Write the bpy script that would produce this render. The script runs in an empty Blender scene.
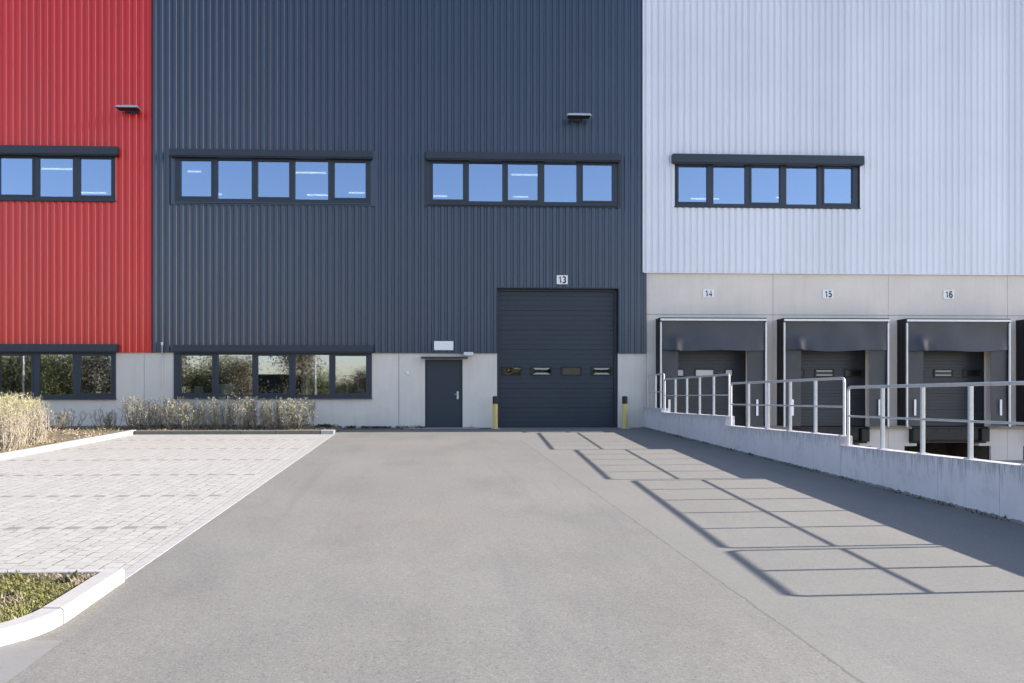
import bpy, bmesh, math, random
from mathutils import Vector, Matrix, noise
from math import sin, cos, tan, atan, atan2, radians, pi

S = bpy.context.scene
COL = S.collection

# ------------------------------------------------------------------ survey
F, PX, PY = 837.0, 459.0, 398.0          # focal length in px and principal point of the photograph
YAW = radians(2.35)
EYE = 0.968                              # camera height over the warehouse floor level
SLOPE = 0.03106                          # the apron falls towards the camera
FY = 27.0                                # distance of the facade


def P(px, py, Y=FY):
    X = Y * tan(YAW + atan((px - PX) / F))
    zc = X * sin(YAW) + Y * cos(YAW)
    return X, EYE - (py - PY) * zc / F


def PXX(px, Y=FY):
    return Y * tan(YAW + atan((px - PX) / F))


def gz(y):
    return -SLOPE * (27.0 - max(y, -8.0))


# ------------------------------------------------------------------ helpers
def link(o):
    COL.objects.link(o)
    return o


def mesh_obj(name, bm, mats, parent=None, smooth=False, recalc=True):
    if recalc:
        bmesh.ops.recalc_face_normals(bm, faces=bm.faces[:])
    me = bpy.data.meshes.new(name)
    bm.to_mesh(me)
    bm.free()
    if smooth:
        me.polygons.foreach_set('use_smooth', [True] * len(me.polygons))
    o = bpy.data.objects.new(name, me)
    if not isinstance(mats, (list, tuple)):
        mats = [mats]
    for m in mats:
        me.materials.append(m)
    if parent is not None:
        o.parent = parent
    return link(o)


def child(name, bm, mats, root, smooth=False, label=None):
    """bm is in world space; re-based on the parent's accumulated location"""
    off = Vector((0, 0, 0))
    p = root
    while p is not None:
        off += p.location
        p = p.parent
    bmesh.ops.translate(bm, verts=bm.verts[:], vec=-off)
    o = mesh_obj(name, bm, mats, root, smooth)
    if label:
        o['label'] = label
    return o


def thing(name, label, cat, loc=(0, 0, 0), group=None):
    o = bpy.data.objects.new(name, None)
    o.empty_display_size = 0.3
    link(o)
    o.location = loc
    o['label'] = label
    o['category'] = cat
    if group:
        o['group'] = group
    return o


def tag(o, label, cat, group=None):
    o['label'] = label
    o['category'] = cat
    if group:
        o['group'] = group
    return o


def struct(name, bm, mats, smooth=False, kind='structure'):
    o = mesh_obj(name, bm, mats, None, smooth)
    o['kind'] = kind
    return o


def B():
    return bmesh.new()


def box(bm, x0, x1, y0, y1, z0, z1, mi=0):
    vs = [bm.verts.new(c) for c in ((x0, y0, z0), (x1, y0, z0), (x1, y1, z0), (x0, y1, z0),
                                    (x0, y0, z1), (x1, y0, z1), (x1, y1, z1), (x0, y1, z1))]
    for f in ((0, 3, 2, 1), (4, 5, 6, 7), (0, 1, 5, 4), (1, 2, 6, 5), (2, 3, 7, 6), (3, 0, 4, 7)):
        fc = bm.faces.new([vs[i] for i in f])
        fc.material_index = mi
    return vs


def bbox(bm, x0, x1, y0, y1, z0, z1, b=0.01, mi=0):
    t = bmesh.new()
    box(t, x0, x1, y0, y1, z0, z1, mi)
    bmesh.ops.bevel(t, geom=t.edges[:], offset=b, segments=2, affect='EDGES', profile=0.5)
    merge(bm, t)


def merge(bm, t):
    me = bpy.data.meshes.new('tmp')
    t.to_mesh(me)
    t.free()
    bm.from_mesh(me)
    bpy.data.meshes.remove(me)


def quad(bm, pts, mi=0):
    f = bm.faces.new([bm.verts.new(p) for p in pts])
    f.material_index = mi
    return f


def tube(bm, pts, r, n=8, caps=True, mi=0):
    """sweep a circle along pts; r a number or list"""
    pts = [Vector(p) for p in pts]
    rings = []
    up = None
    for i, p in enumerate(pts):
        if i == 0:
            d = pts[1] - pts[0]
        elif i == len(pts) - 1:
            d = pts[-1] - pts[-2]
        else:
            d = (pts[i + 1] - p).normalized() + (p - pts[i - 1]).normalized()
        d.normalize()
        if up is None:
            up = Vector((0, 0, 1)) if abs(d.z) < 0.9 else Vector((1, 0, 0))
        a = d.cross(up).normalized()
        b = a.cross(d).normalized()
        up = b
        rr = r[i] if isinstance(r, (list, tuple)) else r
        rings.append([bm.verts.new(p + (a * cos(2 * pi * k / n) + b * sin(2 * pi * k / n)) * rr) for k in range(n)])
    for i in range(len(rings) - 1):
        for k in range(n):
            f = bm.faces.new((rings[i][k], rings[i][(k + 1) % n], rings[i + 1][(k + 1) % n], rings[i + 1][k]))
            f.material_index = mi
    if caps:
        bm.faces.new(rings[0][::-1])
        bm.faces.new(rings[-1])


def grid_wall(bm, x0, x1, z0, z1, y0, y1, holes=()):
    """solid slab with rectangular openings, clean reveals"""
    xs = sorted({x0, x1} | {min(max(h[i], x0), x1) for h in holes for i in (0, 1)})
    zs = sorted({z0, z1} | {min(max(h[i], z0), z1) for h in holes for i in (2, 3)})
    nx, nz = len(xs) - 1, len(zs) - 1

    def solid(i, k):
        if not (0 <= i < nx and 0 <= k < nz):
            return False
        cx, cz = (xs[i] + xs[i + 1]) / 2, (zs[k] + zs[k + 1]) / 2
        return not any(h[0] < cx < h[1] and h[2] < cz < h[3] for h in holes)
    V = {}

    def v(i, k, s):
        if (i, k, s) not in V:
            V[(i, k, s)] = bm.verts.new((xs[i], y1 if s else y0, zs[k]))
        return V[(i, k, s)]
    for i in range(nx):
        for k in range(nz):
            if not solid(i, k):
                continue
            bm.faces.new((v(i, k, 0), v(i + 1, k, 0), v(i + 1, k + 1, 0), v(i, k + 1, 0)))
            bm.faces.new((v(i, k, 1), v(i, k + 1, 1), v(i + 1, k + 1, 1), v(i + 1, k, 1)))
            if not solid(i - 1, k):
                bm.faces.new((v(i, k, 0), v(i, k + 1, 0), v(i, k + 1, 1), v(i, k, 1)))
            if not solid(i + 1, k):
                bm.faces.new((v(i + 1, k, 0), v(i + 1, k, 1), v(i + 1, k + 1, 1), v(i + 1, k + 1, 0)))
            if not solid(i, k - 1):
                bm.faces.new((v(i, k, 0), v(i, k, 1), v(i + 1, k, 1), v(i + 1, k, 0)))
            if not solid(i, k + 1):
                bm.faces.new((v(i, k + 1, 0), v(i + 1, k + 1, 0), v(i + 1, k + 1, 1), v(i, k + 1, 1)))


PITCH = 0.2135


def rib_points(x0, x1, phase, depth=0.034):
    """trapezoidal sheet profile between x0 and x1: (x, dy)"""
    knots = [(0.0, 0.0), (0.095, 0.0), (0.125, depth), (0.1835, depth), (0.2135, 0.0)]

    def dy(x):
        t = (x - phase) % PITCH
        for (a, ya), (b, yb) in zip(knots, knots[1:]):
            if a <= t <= b:
                return ya + (yb - ya) * (t - a) / (b - a)
        return 0.0
    pts = [(x0, dy(x0))]
    n = math.floor((x0 - phase) / PITCH)
    while True:
        base = phase + n * PITCH
        if base > x1:
            break
        for kx, ky in knots[:-1]:
            x = base + kx
            if x0 + 1e-4 < x < x1 - 1e-4:
                pts.append((x, ky))
        n += 1
    pts.append((x1, dy(x1)))
    return pts


def cladding(bm, x0, x1, z0, z1, y, holes=(), phase=0.0):
    xs = sorted({x0, x1} | {min(max(h[i], x0), x1) for h in holes for i in (0, 1)})
    zs = sorted({z0, z1} | {min(max(h[i], z0), z1) for h in holes for i in (2, 3)})
    for a, b in zip(xs, xs[1:]):
        if b - a < 1e-4:
            continue
        pp = rib_points(a, b, phase)
        cx = (a + b) / 2
        # merge vertical runs that are solid
        runs = []
        for c, d in zip(zs, zs[1:]):
            cz = (c + d) / 2
            if any(h[0] < cx < h[1] and h[2] < cz < h[3] for h in holes):
                continue
            if runs and abs(runs[-1][1] - c) < 1e-6:
                runs[-1][1] = d
            else:
                runs.append([c, d])
        for c, d in runs:
            lo = [bm.verts.new((px, y + dy, c)) for px, dy in pp]
            hi = [bm.verts.new((px, y + dy, d)) for px, dy in pp]
            for i in range(len(pp) - 1):
                bm.faces.new((lo[i], lo[i + 1], hi[i + 1], hi[i]))


# ------------------------------------------------------------------ materials
def new_mat(name):
    m = bpy.data.materials.new(name)
    m.use_nodes = True
    nt = m.node_tree
    bs = nt.nodes['Principled BSDF']
    return m, nt, bs


def N(nt, typ, **kw):
    n = nt.nodes.new(typ)
    for k, v in kw.items():
        setattr(n, k, v)
    return n


def coords(nt, scale=(1, 1, 1)):
    g = N(nt, 'ShaderNodeNewGeometry')
    mp = N(nt, 'ShaderNodeMapping')
    mp.inputs['Scale'].default_value = scale
    nt.links.new(g.outputs['Position'], mp.inputs['Vector'])
    return mp.outputs['Vector']


def noise_n(nt, vec, scale, detail=4, rough=0.55):
    n = N(nt, 'ShaderNodeTexNoise')
    n.inputs['Scale'].default_value = scale
    n.inputs['Detail'].default_value = detail
    n.inputs['Roughness'].default_value = rough
    nt.links.new(vec, n.inputs['Vector'])
    return n.outputs['Fac']


def ramp(nt, fac, stops, interp='LINEAR'):
    r = N(nt, 'ShaderNodeValToRGB')
    r.color_ramp.interpolation = interp
    el = r.color_ramp.elements
    while len(el) < len(stops):
        el.new(0.5)
    for e, (p, c) in zip(el, stops):
        e.position = p
        e.color = (c if isinstance(c, (tuple, list)) else (c, c, c)) + ((1,) if not isinstance(c, (tuple, list)) or len(c) == 3 else ()) if isinstance(c, tuple) else (c, c, c, 1)
    nt.links.new(fac, r.inputs['Fac'])
    return r.outputs['Color']


def mix(nt, a, b, fac, mode='MIX'):
    m = N(nt, 'ShaderNodeMix', data_type='RGBA', blend_type=mode)
    for sock, val in ((m.inputs[0], fac), (m.inputs[6], a), (m.inputs[7], b)):
        if hasattr(val, 'links') or hasattr(val, 'is_output'):
            nt.links.new(val, sock)
        elif isinstance(val, (int, float)):
            sock.default_value = val
        else:
            sock.default_value = tuple(val) + (1,)
    return m.outputs[2]


def math_n(nt, op, a, b=None, c=None):
    m = N(nt, 'ShaderNodeMath', operation=op)
    for i, val in enumerate((a, b, c)):
        if val is None:
            continue
        if isinstance(val, (int, float)):
            m.inputs[i].default_value = val
        else:
            nt.links.new(val, m.inputs[i])
    return m.outputs[0]


def bump(nt, bs, height, strength=0.2, dist=0.01):
    b = N(nt, 'ShaderNodeBump')
    b.inputs['Strength'].default_value = strength
    b.inputs['Distance'].default_value = dist
    nt.links.new(height, b.inputs['Height'])
    nt.links.new(b.outputs['Normal'], bs.inputs['Normal'])


def simple(name, col, rough=0.6, metal=0.0, var=0.12, scale=3.0, bump_s=0.0, bscale=60, spec=0.5, stretch=(1, 1, 1)):
    m, nt, bs = new_mat(name)
    v = coords(nt, stretch)
    f = noise_n(nt, v, scale, 5)
    c = mix(nt, [x * (1 - var) for x in col], [min(1, x * (1 + var)) for x in col], f)
    nt.links.new(c, bs.inputs['Base Color'])
    bs.inputs['Roughness'].default_value = rough
    bs.inputs['Metallic'].default_value = metal
    bs.inputs['Specular IOR Level'].default_value = spec
    if bump_s:
        bump(nt, bs, noise_n(nt, v, bscale, 3), bump_s, 0.01)
    return m


def panel_paint(name, col, rough=0.34, spec=0.6, coat=0.25):
    """coated steel sheet: slight waviness, panel to panel shifts, faint vertical run marks"""
    m, nt, bs = new_mat(name)
    v = coords(nt)
    big = noise_n(nt, v, 0.5, 3)
    runs = noise_n(nt, coords(nt, (9, 1, 0.35)), 1.0, 4)
    c = mix(nt, [x * 0.9 for x in col], [min(1, x * 1.1) for x in col], big)
    c = mix(nt, c, [x * 0.86 for x in col], math_n(nt, 'MULTIPLY', runs, 0.5))
    # sheets about a metre wide, each a hair different
    sx = N(nt, 'ShaderNodeSeparateXYZ')
    nt.links.new(v, sx.inputs[0])
    idx = math_n(nt, 'FLOOR', math_n(nt, 'DIVIDE', sx.outputs[0], 1.0675))
    wn = N(nt, 'ShaderNodeTexWhiteNoise', noise_dimensions='1D')
    nt.links.new(idx, wn.inputs['W'])
    k = math_n(nt, 'MULTIPLY_ADD', wn.outputs['Value'], 0.10, 0.95)
    hs = N(nt, 'ShaderNodeHueSaturation')
    nt.links.new(k, hs.inputs['Value'])
    nt.links.new(c, hs.inputs['Color'])
    nt.links.new(hs.outputs['Color'], bs.inputs['Base Color'])
    bs.inputs['Roughness'].default_value = rough
    bs.inputs['Specular IOR Level'].default_value = spec
    r = math_n(nt, 'MULTIPLY_ADD', big, 0.14, rough - 0.07)
    nt.links.new(r, bs.inputs['Roughness'])
    bs.inputs['Coat Weight'].default_value = coat
    bs.inputs['Coat Roughness'].default_value = 0.15
    bs.inputs['Coat IOR'].default_value = 1.7
    bump(nt, bs, noise_n(nt, coords(nt, (2.2, 1, 0.8)), 1.3, 2), 0.22, 0.012)
    return m


def concrete(name, col, stains=0.35, rough=0.85, streak_z=None):
    m, nt, bs = new_mat(name)
    v = coords(nt)
    a = noise_n(nt, v, 0.8, 6, 0.6)
    b = noise_n(nt, v, 7.0, 5, 0.6)
    s = noise_n(nt, coords(nt, (5, 5, 0.5)), 1.2, 5, 0.65)
    c = mix(nt, [x * 0.82 for x in col], [min(1, x * 1.12) for x in col], a)
    c = mix(nt, c, [x * 0.8 for x in col], math_n(nt, 'MULTIPLY', b, 0.35))
    st = ramp(nt, s, [(0.5, 0.0), (0.72, 1.0)])
    c = mix(nt, c, [x * 0.6 for x in col], math_n(nt, 'MULTIPLY', st, stains))
    pores = ramp(nt, noise_n(nt, v, 45, 2), [(0.27, 1.0), (0.33, 0.0)])
    c = mix(nt, c, [x * 0.55 for x in col], math_n(nt, 'MULTIPLY', pores, 0.5))
    nt.links.new(c, bs.inputs['Base Color'])
    bs.inputs['Roughness'].default_value = rough
    bump(nt, bs, noise_n(nt, v, 30, 4), 0.25, 0.006)
    return m


def asphalt_mat():
    m, nt, bs = new_mat('asphalt')
    v = coords(nt)
    sep = N(nt, 'ShaderNodeSeparateXYZ')
    nt.links.new(v, sep.inputs[0])
    big = noise_n(nt, v, 0.22, 4, 0.55)
    mid = noise_n(nt, coords(nt, (1.0, 0.45, 1)), 0.9, 5, 0.65)
    c = mix(nt, (0.150, 0.1445, 0.131), (0.230, 0.2235, 0.206), big)
    c = mix(nt, c, (0.140, 0.136, 0.129), ramp(nt, mid, [(0.46, 0.0), (0.72, 0.6)]))
    # warm dusty drift left of the seam
    warm = ramp(nt, noise_n(nt, coords(nt, (0.6, 0.35, 1)), 0.5, 3), [(0.42, 0.0), (0.65, 0.35)])
    c = mix(nt, c, (0.215, 0.192, 0.164), warm)
    # long tyre scuffs
    ty = ramp(nt, noise_n(nt, coords(nt, (2.6, 0.12, 1)), 1.0, 5, 0.7), [(0.56, 0.0), (0.76, 0.5)])
    c = mix(nt, c, (0.14, 0.14, 0.14), ty)
    # aggregate
    vo = N(nt, 'ShaderNodeTexVoronoi')
    vo.inputs['Scale'].default_value = 75
    nt.links.new(v, vo.inputs['Vector'])
    hs = N(nt, 'ShaderNodeSeparateColor')
    nt.links.new(vo.outputs['Color'], hs.inputs[0])
    g = ramp(nt, hs.outputs[0], [(0.0, 0.72), (0.12, 0.93), (0.85, 1.03), (1.0, 1.22)])
    c = mix(nt, c, g, 1.0, 'MULTIPLY')
    g2 = ramp(nt, noise_n(nt, v, 22, 3, 0.7), [(0.3, 0.93), (0.7, 1.06)])
    c = mix(nt, c, g2, 1.0, 'MULTIPLY')
    # a few dark spots
    sp = ramp(nt, noise_n(nt, v, 5.0, 2), [(0.22, 1.0), (0.27, 0.0)])
    c = mix(nt, c, (0.12, 0.12, 0.12), math_n(nt, 'MULTIPLY', sp, 0.4))
    # laying seam parallel to the ramp wall at x = 2.55, and the concrete fillet of a repair
    wob = math_n(nt, 'MULTIPLY_ADD', noise_n(nt, coords(nt, (0.0, 1, 0)), 2.5, 5, 0.7), 0.07, -0.035)
    d = math_n(nt, 'ABSOLUTE', math_n(nt, 'ADD', math_n(nt, 'SUBTRACT', sep.outputs[0], 2.55), wob))
    wdt = math_n(nt, 'MULTIPLY_ADD', noise_n(nt, v, 3.0, 3), 0.02, 0.002)
    seam = math_n(nt, 'LESS_THAN', d, wdt)
    yl = math_n(nt, 'LESS_THAN', sep.outputs[1], 22.3)
    seam = math_n(nt, 'MULTIPLY', math_n(nt, 'MULTIPLY', seam, yl), 0.6)
    c = mix(nt, c, (0.09, 0.088, 0.085), seam)
    # band beside the seam is a shade lighter
    rgt = math_n(nt, 'MULTIPLY', math_n(nt, 'GREATER_THAN', math_n(nt, 'ADD', sep.outputs[0], wob), 2.55), 0.35)
    c = mix(nt, c, (0.196, 0.192, 0.177), rgt)
    nt.links.new(c, bs.inputs['Base Color'])
    bs.inputs['Roughness'].default_value = 0.92
    bs.inputs['Specular IOR Level'].default_value = 0.2
    bump(nt, bs, noise_n(nt, v, 70, 3), 0.35, 0.006)
    return m


def paver_mat():
    m, nt, bs = new_mat('pavers')
    mp = N(nt, 'ShaderNodeMapping')
    g = N(nt, 'ShaderNodeNewGeometry')
    mp.inputs['Rotation'].default_value = (0, 0, radians(90))
    nt.links.new(g.outputs['Position'], mp.inputs['Vector'])
    br = N(nt, 'ShaderNodeTexBrick')
    br.offset = 0.5
    br.inputs['Scale'].default_value = 1.0
    br.inputs['Brick Width'].default_value = 0.22
    br.inputs['Row Height'].default_value = 0.165
    br.inputs['Mortar Size'].default_value = 0.010
    br.inputs['Mortar Smooth'].default_value = 0.3
    br.inputs['Color1'].default_value = (0.325, 0.312, 0.286, 1)
    br.inputs['Color2'].default_value = (0.385, 0.371, 0.341, 1)
    br.inputs['Mortar'].default_value = (0.29, 0.275, 0.245, 1)
    nt.links.new(mp.outputs[0], br.inputs['Vector'])
    v = coords(nt)
    c = mix(nt, br.outputs['Color'], (0.31, 0.30, 0.285), math_n(nt, 'MULTIPLY', noise_n(nt, v, 1.3, 5, 0.6), 0.5))
    # moss and grit lodged in the joints, in patches
    patch = ramp(nt, noise_n(nt, v, 1.1, 3), [(0.30, 0.15), (0.55, 1.0)])
    spots = ramp(nt, noise_n(nt, v, 9.0, 3), [(0.50, 0.0), (0.56, 1.0)])
    f = math_n(nt, 'MULTIPLY', math_n(nt, 'MULTIPLY', br.outputs['Fac'], patch), spots)
    c = mix(nt, c, (0.10, 0.10, 0.055), math_n(nt, 'MULTIPLY', f, 0.9))
    dirt = ramp(nt, noise_n(nt, v, 11, 3, 0.7), [(0.60, 0.0), (0.68, 0.6)])
    c = mix(nt, c, (0.17, 0.16, 0.13), math_n(nt, 'MULTIPLY', dirt, patch))
    c = mix(nt, c, ramp(nt, noise_n(nt, v, 60, 2), [(0.3, 0.88), (0.7, 1.08)]), 1.0, 'MULTIPLY')
    nt.links.new(c, bs.inputs['Base Color'])
    bs.inputs['Roughness'].default_value = 0.9
    h = math_n(nt, 'MULTIPLY', br.outputs['Fac'], -1.0)
    bump(nt, bs, h, 0.6, 0.006)
    return m


def glass_mat(name, tint=(0.8, 0.85, 0.95), refl=0.45, trans=(0.5, 0.55, 0.55)):
    m, nt, bs = new_mat(name)
    nt.nodes.remove(bs)
    out = nt.nodes['Material Output']
    gl = N(nt, 'ShaderNodeBsdfGlossy')
    gl.inputs['Color'].default_value = tuple(tint) + (1,)
    gl.inputs['Roughness'].default_value = 0.015
    tr = N(nt, 'ShaderNodeBsdfTransparent')
    tr.inputs['Color'].default_value = tuple(trans) + (1,)
    mx = N(nt, 'ShaderNodeMixShader')
    fr = N(nt, 'ShaderNodeFresnel')
    fr.inputs['IOR'].default_value = 1.5
    f = math_n(nt, 'ADD', fr.outputs[0], refl)
    nt.links.new(f, mx.inputs[0])
    nt.links.new(tr.outputs[0], mx.inputs[1])
    nt.links.new(gl.outputs[0], mx.inputs[2])
    nt.links.new(mx.outputs[0], out.inputs['Surface'])
    # faint waviness of the panes
    b = N(nt, 'ShaderNodeBump')
    b.inputs['Strength'].default_value = 0.03
    b.inputs['Distance'].default_value = 0.01
    nt.links.new(noise_n(nt, coords(nt), 1.2, 1), b.inputs['Height'])
    nt.links.new(b.outputs[0], gl.inputs['Normal'])
    return m


def emit_mat(name, col, s):
    m, nt, bs = new_mat(name)
    bs.inputs['Base Color'].default_value = tuple(col) + (1,)
    bs.inputs['Emission Color'].default_value = tuple(col) + (1,)
    bs.inputs['Emission Strength'].default_value = s
    return m


def leaf_mat(name, c1, c2, c3=None, scale=3.0, trans=0.25):
    m, nt, bs = new_mat(name)
    v = coords(nt)
    f = noise_n(nt, v, scale, 4, 0.7)
    stops = [(0.35, c1), (0.6, c2)] + ([(0.75, c3)] if c3 else [])
    c = ramp(nt, f, stops)
    nt.links.new(c, bs.inputs['Base Color'])
    bs.inputs['Roughness'].default_value = 0.7
    bs.inputs['Specular IOR Level'].default_value = 0.2
    if trans:
        out = nt.nodes['Material Output']
        t = N(nt, 'ShaderNodeBsdfTranslucent')
        nt.links.new(c, t.inputs['Color'])
        mx = N(nt, 'ShaderNodeMixShader')
        mx.inputs[0].default_value = trans
        nt.links.new(bs.outputs[0], mx.inputs[1])
        nt.links.new(t.outputs[0], mx.inputs[2])
        nt.links.new(mx.outputs[0], out.inputs['Surface'])
    return m


M = {}
M['asphalt'] = asphalt_mat()
M['pavers'] = paver_mat()
M['red'] = panel_paint('red_sheet', (0.62, 0.020, 0.016), 0.36, 0.35, 0.26)
M['blue'] = panel_paint('anthracite_blue_sheet', (0.024, 0.040, 0.076), 0.33, 0.6, 0.22)
M['light'] = panel_paint('pale_grey_sheet', (0.71, 0.715, 0.76), 0.42, 0.5)
M['trim'] = simple('anthracite_trim', (0.019, 0.027, 0.044), 0.4, var=0.12, scale=1.5)
M['door'] = simple('anthracite_door', (0.018, 0.027, 0.041), 0.42, var=0.12, scale=1.2)
M['conc'] = concrete('precast_concrete', (0.68, 0.635, 0.57), 0.22)
M['conc_dock'] = concrete('dock_concrete', (0.72, 0.655, 0.59), 0.18)
M['conc_wall'] = concrete('ramp_wall_concrete', (0.45, 0.45, 0.46), 0.5)
M['core'] = simple('dark_core', (0.03, 0.03, 0.03), 0.9)
M['kerb'] = concrete('kerb_concrete', (0.385, 0.37, 0.35), 0.3)
M['shaded_mossy_kerb'] = concrete('shaded_mossy_kerb_concrete', (0.17, 0.155, 0.125), 0.6)  # moss, plus the shade on the kerb's face put into the dark colour
M['slab'] = concrete('slab_concrete', (0.30, 0.29, 0.27), 0.4)
M['galv'] = simple('galvanised_steel', (0.56, 0.57, 0.58), 0.42, metal=0.55, var=0.2, scale=14)
M['alu'] = simple('pale_aluminium', (0.66, 0.66, 0.66), 0.4, metal=0.3, var=0.1, scale=5)
M['black'] = simple('black_rubber', (0.012, 0.012, 0.013), 0.6, var=0.3, scale=4)
M['fabric'] = simple('shelter_fabric', (0.042, 0.044, 0.050), 0.42, var=0.3, scale=1.6, bump_s=0.5, bscale=2.5)
M['ddoor'] = simple('dock_door_paint', (0.030, 0.034, 0.040), 0.42, var=0.1, scale=1.5)
M['dim_pane'] = simple('dim_acrylic', (0.012, 0.012, 0.013), 0.25, var=0.1)
M['white'] = simple('white_plate', (0.78, 0.78, 0.78), 0.5, var=0.05)
M['ink'] = simple('black_lettering', (0.015, 0.015, 0.015), 0.6, var=0.05)
M['yellow'] = simple('yellow_paint', (0.62, 0.46, 0.15), 0.5, var=0.15, scale=6)
M['glass_up'] = glass_mat('sky_glass', (0.41, 0.51, 0.68), 0.60, (0.55, 0.6, 0.65))
M['glass_low'] = glass_mat('office_glass', (0.64, 0.68, 0.80), 0.33, (0.92, 0.97, 0.93))
M['glass_dark'] = glass_mat('dark_acrylic', (0.8, 0.8, 0.8), 0.12, (0.2, 0.2, 0.18))
M['acrylic'] = simple('white_acrylic', (0.55, 0.55, 0.54), 0.25, var=0.1, scale=2)
M['bezel'] = simple('grey_bezel', (0.36, 0.36, 0.36), 0.4, var=0.1)
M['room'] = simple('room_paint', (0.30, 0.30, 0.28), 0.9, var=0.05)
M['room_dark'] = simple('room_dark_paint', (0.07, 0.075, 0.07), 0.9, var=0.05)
M['tubelight'] = emit_mat('lit_tube', (1.0, 0.98, 0.95), 1.6)
M['furn'] = simple('pale_furniture', (0.78, 0.82, 0.78), 0.5, var=0.05)
M['soil'] = simple('bed_soil', (0.10, 0.08, 0.058), 0.95, var=0.5, scale=9, bump_s=1.0, bscale=25)
M['litter'] = simple('leaf_litter', (0.15, 0.115, 0.08), 0.95, var=0.55, scale=14, bump_s=1.0, bscale=30)
M['field'] = simple('field_grass', (0.07, 0.09, 0.035), 0.95, var=0.4, scale=0.3)
M['leaf_pale'] = leaf_mat('pale_spring_leaves', (0.34, 0.32, 0.23), (0.48, 0.46, 0.31), (0.50, 0.50, 0.22), 5)
M['leaf_yellow'] = leaf_mat('yellow_green_leaves', (0.32, 0.31, 0.13), (0.43, 0.44, 0.17), (0.47, 0.45, 0.27), 4)
M['stalk'] = simple('straw_stalk_bark', (0.30, 0.262, 0.205), 0.8, var=0.4, scale=9)
M['leaf_straw'] = leaf_mat('straw_stalks', (0.26, 0.20, 0.14), (0.44, 0.37, 0.27), None, 9)
M['leaf_dark'] = leaf_mat('dark_weeds', (0.03, 0.04, 0.015), (0.07, 0.085, 0.03), None, 8)
M['twig'] = simple('grey_twigs', (0.22, 0.18, 0.14), 0.9, var=0.3, scale=8)
M['bark'] = simple('bark', (0.09, 0.07, 0.055), 0.95, var=0.4, scale=6)
M['grass'] = leaf_mat('verge_grass', (0.17, 0.16, 0.06), (0.26, 0.26, 0.09), (0.36, 0.30, 0.19), 9, 0.25)
M['tree1'] = leaf_mat('olive_foliage', (0.15, 0.16, 0.06), (0.26, 0.27, 0.11), (0.34, 0.31, 0.15), 0.8, 0.2)
M['tree2'] = leaf_mat('brown_budding_foliage', (0.17, 0.145, 0.085), (0.28, 0.24, 0.15), None, 0.8, 0.2)
M['shed'] = simple('dark_green_cladding', (0.02, 0.045, 0.035), 0.6)

# ------------------------------------------------------------------ terrain
def KX(y):
    return -8.32 - (24.8 - y) * 0.042


bm = B()
box(bm, -600, 600, -600, 700, -1.6, -1.13)
struct('ground', bm, M['field'])

bm = B()                                   # sloping apron, left of the ramp wall
ys = [27.4, 26, 24, 20, 15, 10, 5, 0, -4, -8, -8.01, -22]
for a, b in zip(ys, ys[1:]):
    quad(bm, [(-45, b, gz(b)), (7.2, b, gz(b)), (7.2, a, gz(a)), (-45, a, gz(a))])
    if b >= -8:
        quad(bm, [(-45, a, gz(a)), (-45, a, -1.2), (-45, b, -1.2), (-45, b, gz(b))])
bmesh.ops.remove_doubles(bm, verts=bm.verts[:], dist=0.001)
struct('asphalt_apron', bm, M['asphalt'])

bm = B()                                   # lower truck yard right of the ramp wall
quad(bm, [(7.2, -22, -1.097), (70, -22, -1.097), (70, 28, -1.097), (7.2, 28, -1.097)])
struct('truck_yard', bm, M['slab'])


def sheet(name, poly, mat, dz=0.004, step=1.0):
    """polygon strip (rectangle) following the apron"""
    x0, x1, y0, y1 = poly
    bm = B()
    n = max(1, int((y1 - y0) / step))
    for i in range(n):
        a, b = y0 + (y1 - y0) * i / n, y0 + (y1 - y0) * (i + 1) / n
        quad(bm, [(x0, a, gz(a) + dz), (x1, a, gz(a) + dz), (x1, b, gz(b) + dz), (x0, b, gz(b) + dz)])
    bmesh.ops.remove_doubles(bm, verts=bm.verts[:], dist=0.001)
    return struct(name, bm, mat)


sheet('parking_paving', (-9.9, -2.72, 7.3, 24.36), M['pavers'])
# border course of the paving
bm = B()
y = 7.2
rnd = random.Random(4)
while y < 24.2:
    h = 0.004 + rnd.uniform(0, 0.0006)
    for v_ in box(bm, -2.715, -2.60, y, y + 0.205, gz(y) - 0.05, gz(y) + h):
        if v_.co.y > y + 0.1:
            v_.co.z += 0.205 * SLOPE
    y += 0.2085
struct('paving_edge', bm, concrete('paving_edge_concrete', (0.35, 0.342, 0.325), 0.3))
# dark bay markers
bm = B()
for k in range(7):
    yy = 9.82 + 2.5 * k
    if yy > 24.1:
        break
    x = -2.98
    while x > KX(yy) + 0.2:
        w = 0.165 + rnd.uniform(-0.01, 0.01)
        z = gz(yy - 0.075) + 0.0055
        quad(bm, [(x - w, yy - 0.075, z), (x, yy - 0.075, z), (x, yy + 0.075, gz(yy + .075) + 0.0055), (x - w, yy + 0.075, gz(yy + .075) + 0.0055)])
        x -= 0.33
struct('parking_bay_marking', bm, simple('dark_clay_paver', (0.185, 0.175, 0.17), 0.9, var=0.2, scale=5))
sheet('pavement', (-9.0, -2.42, 3.0, 5.72), concrete('pavement_concrete', (0.215, 0.208, 0.197), 0.3))
sheet('door_slab', (PXX(404), PXX(478), 26.25, 27.1), M['slab'], 0.012)
sheet('gravel_strip', (-2.6, PXX(493), 26.3, 27.1), simple('dark_gravel', (0.10, 0.095, 0.085), 0.95, var=0.6, scale=30, bump_s=1, bscale=50), 0.006)


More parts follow.
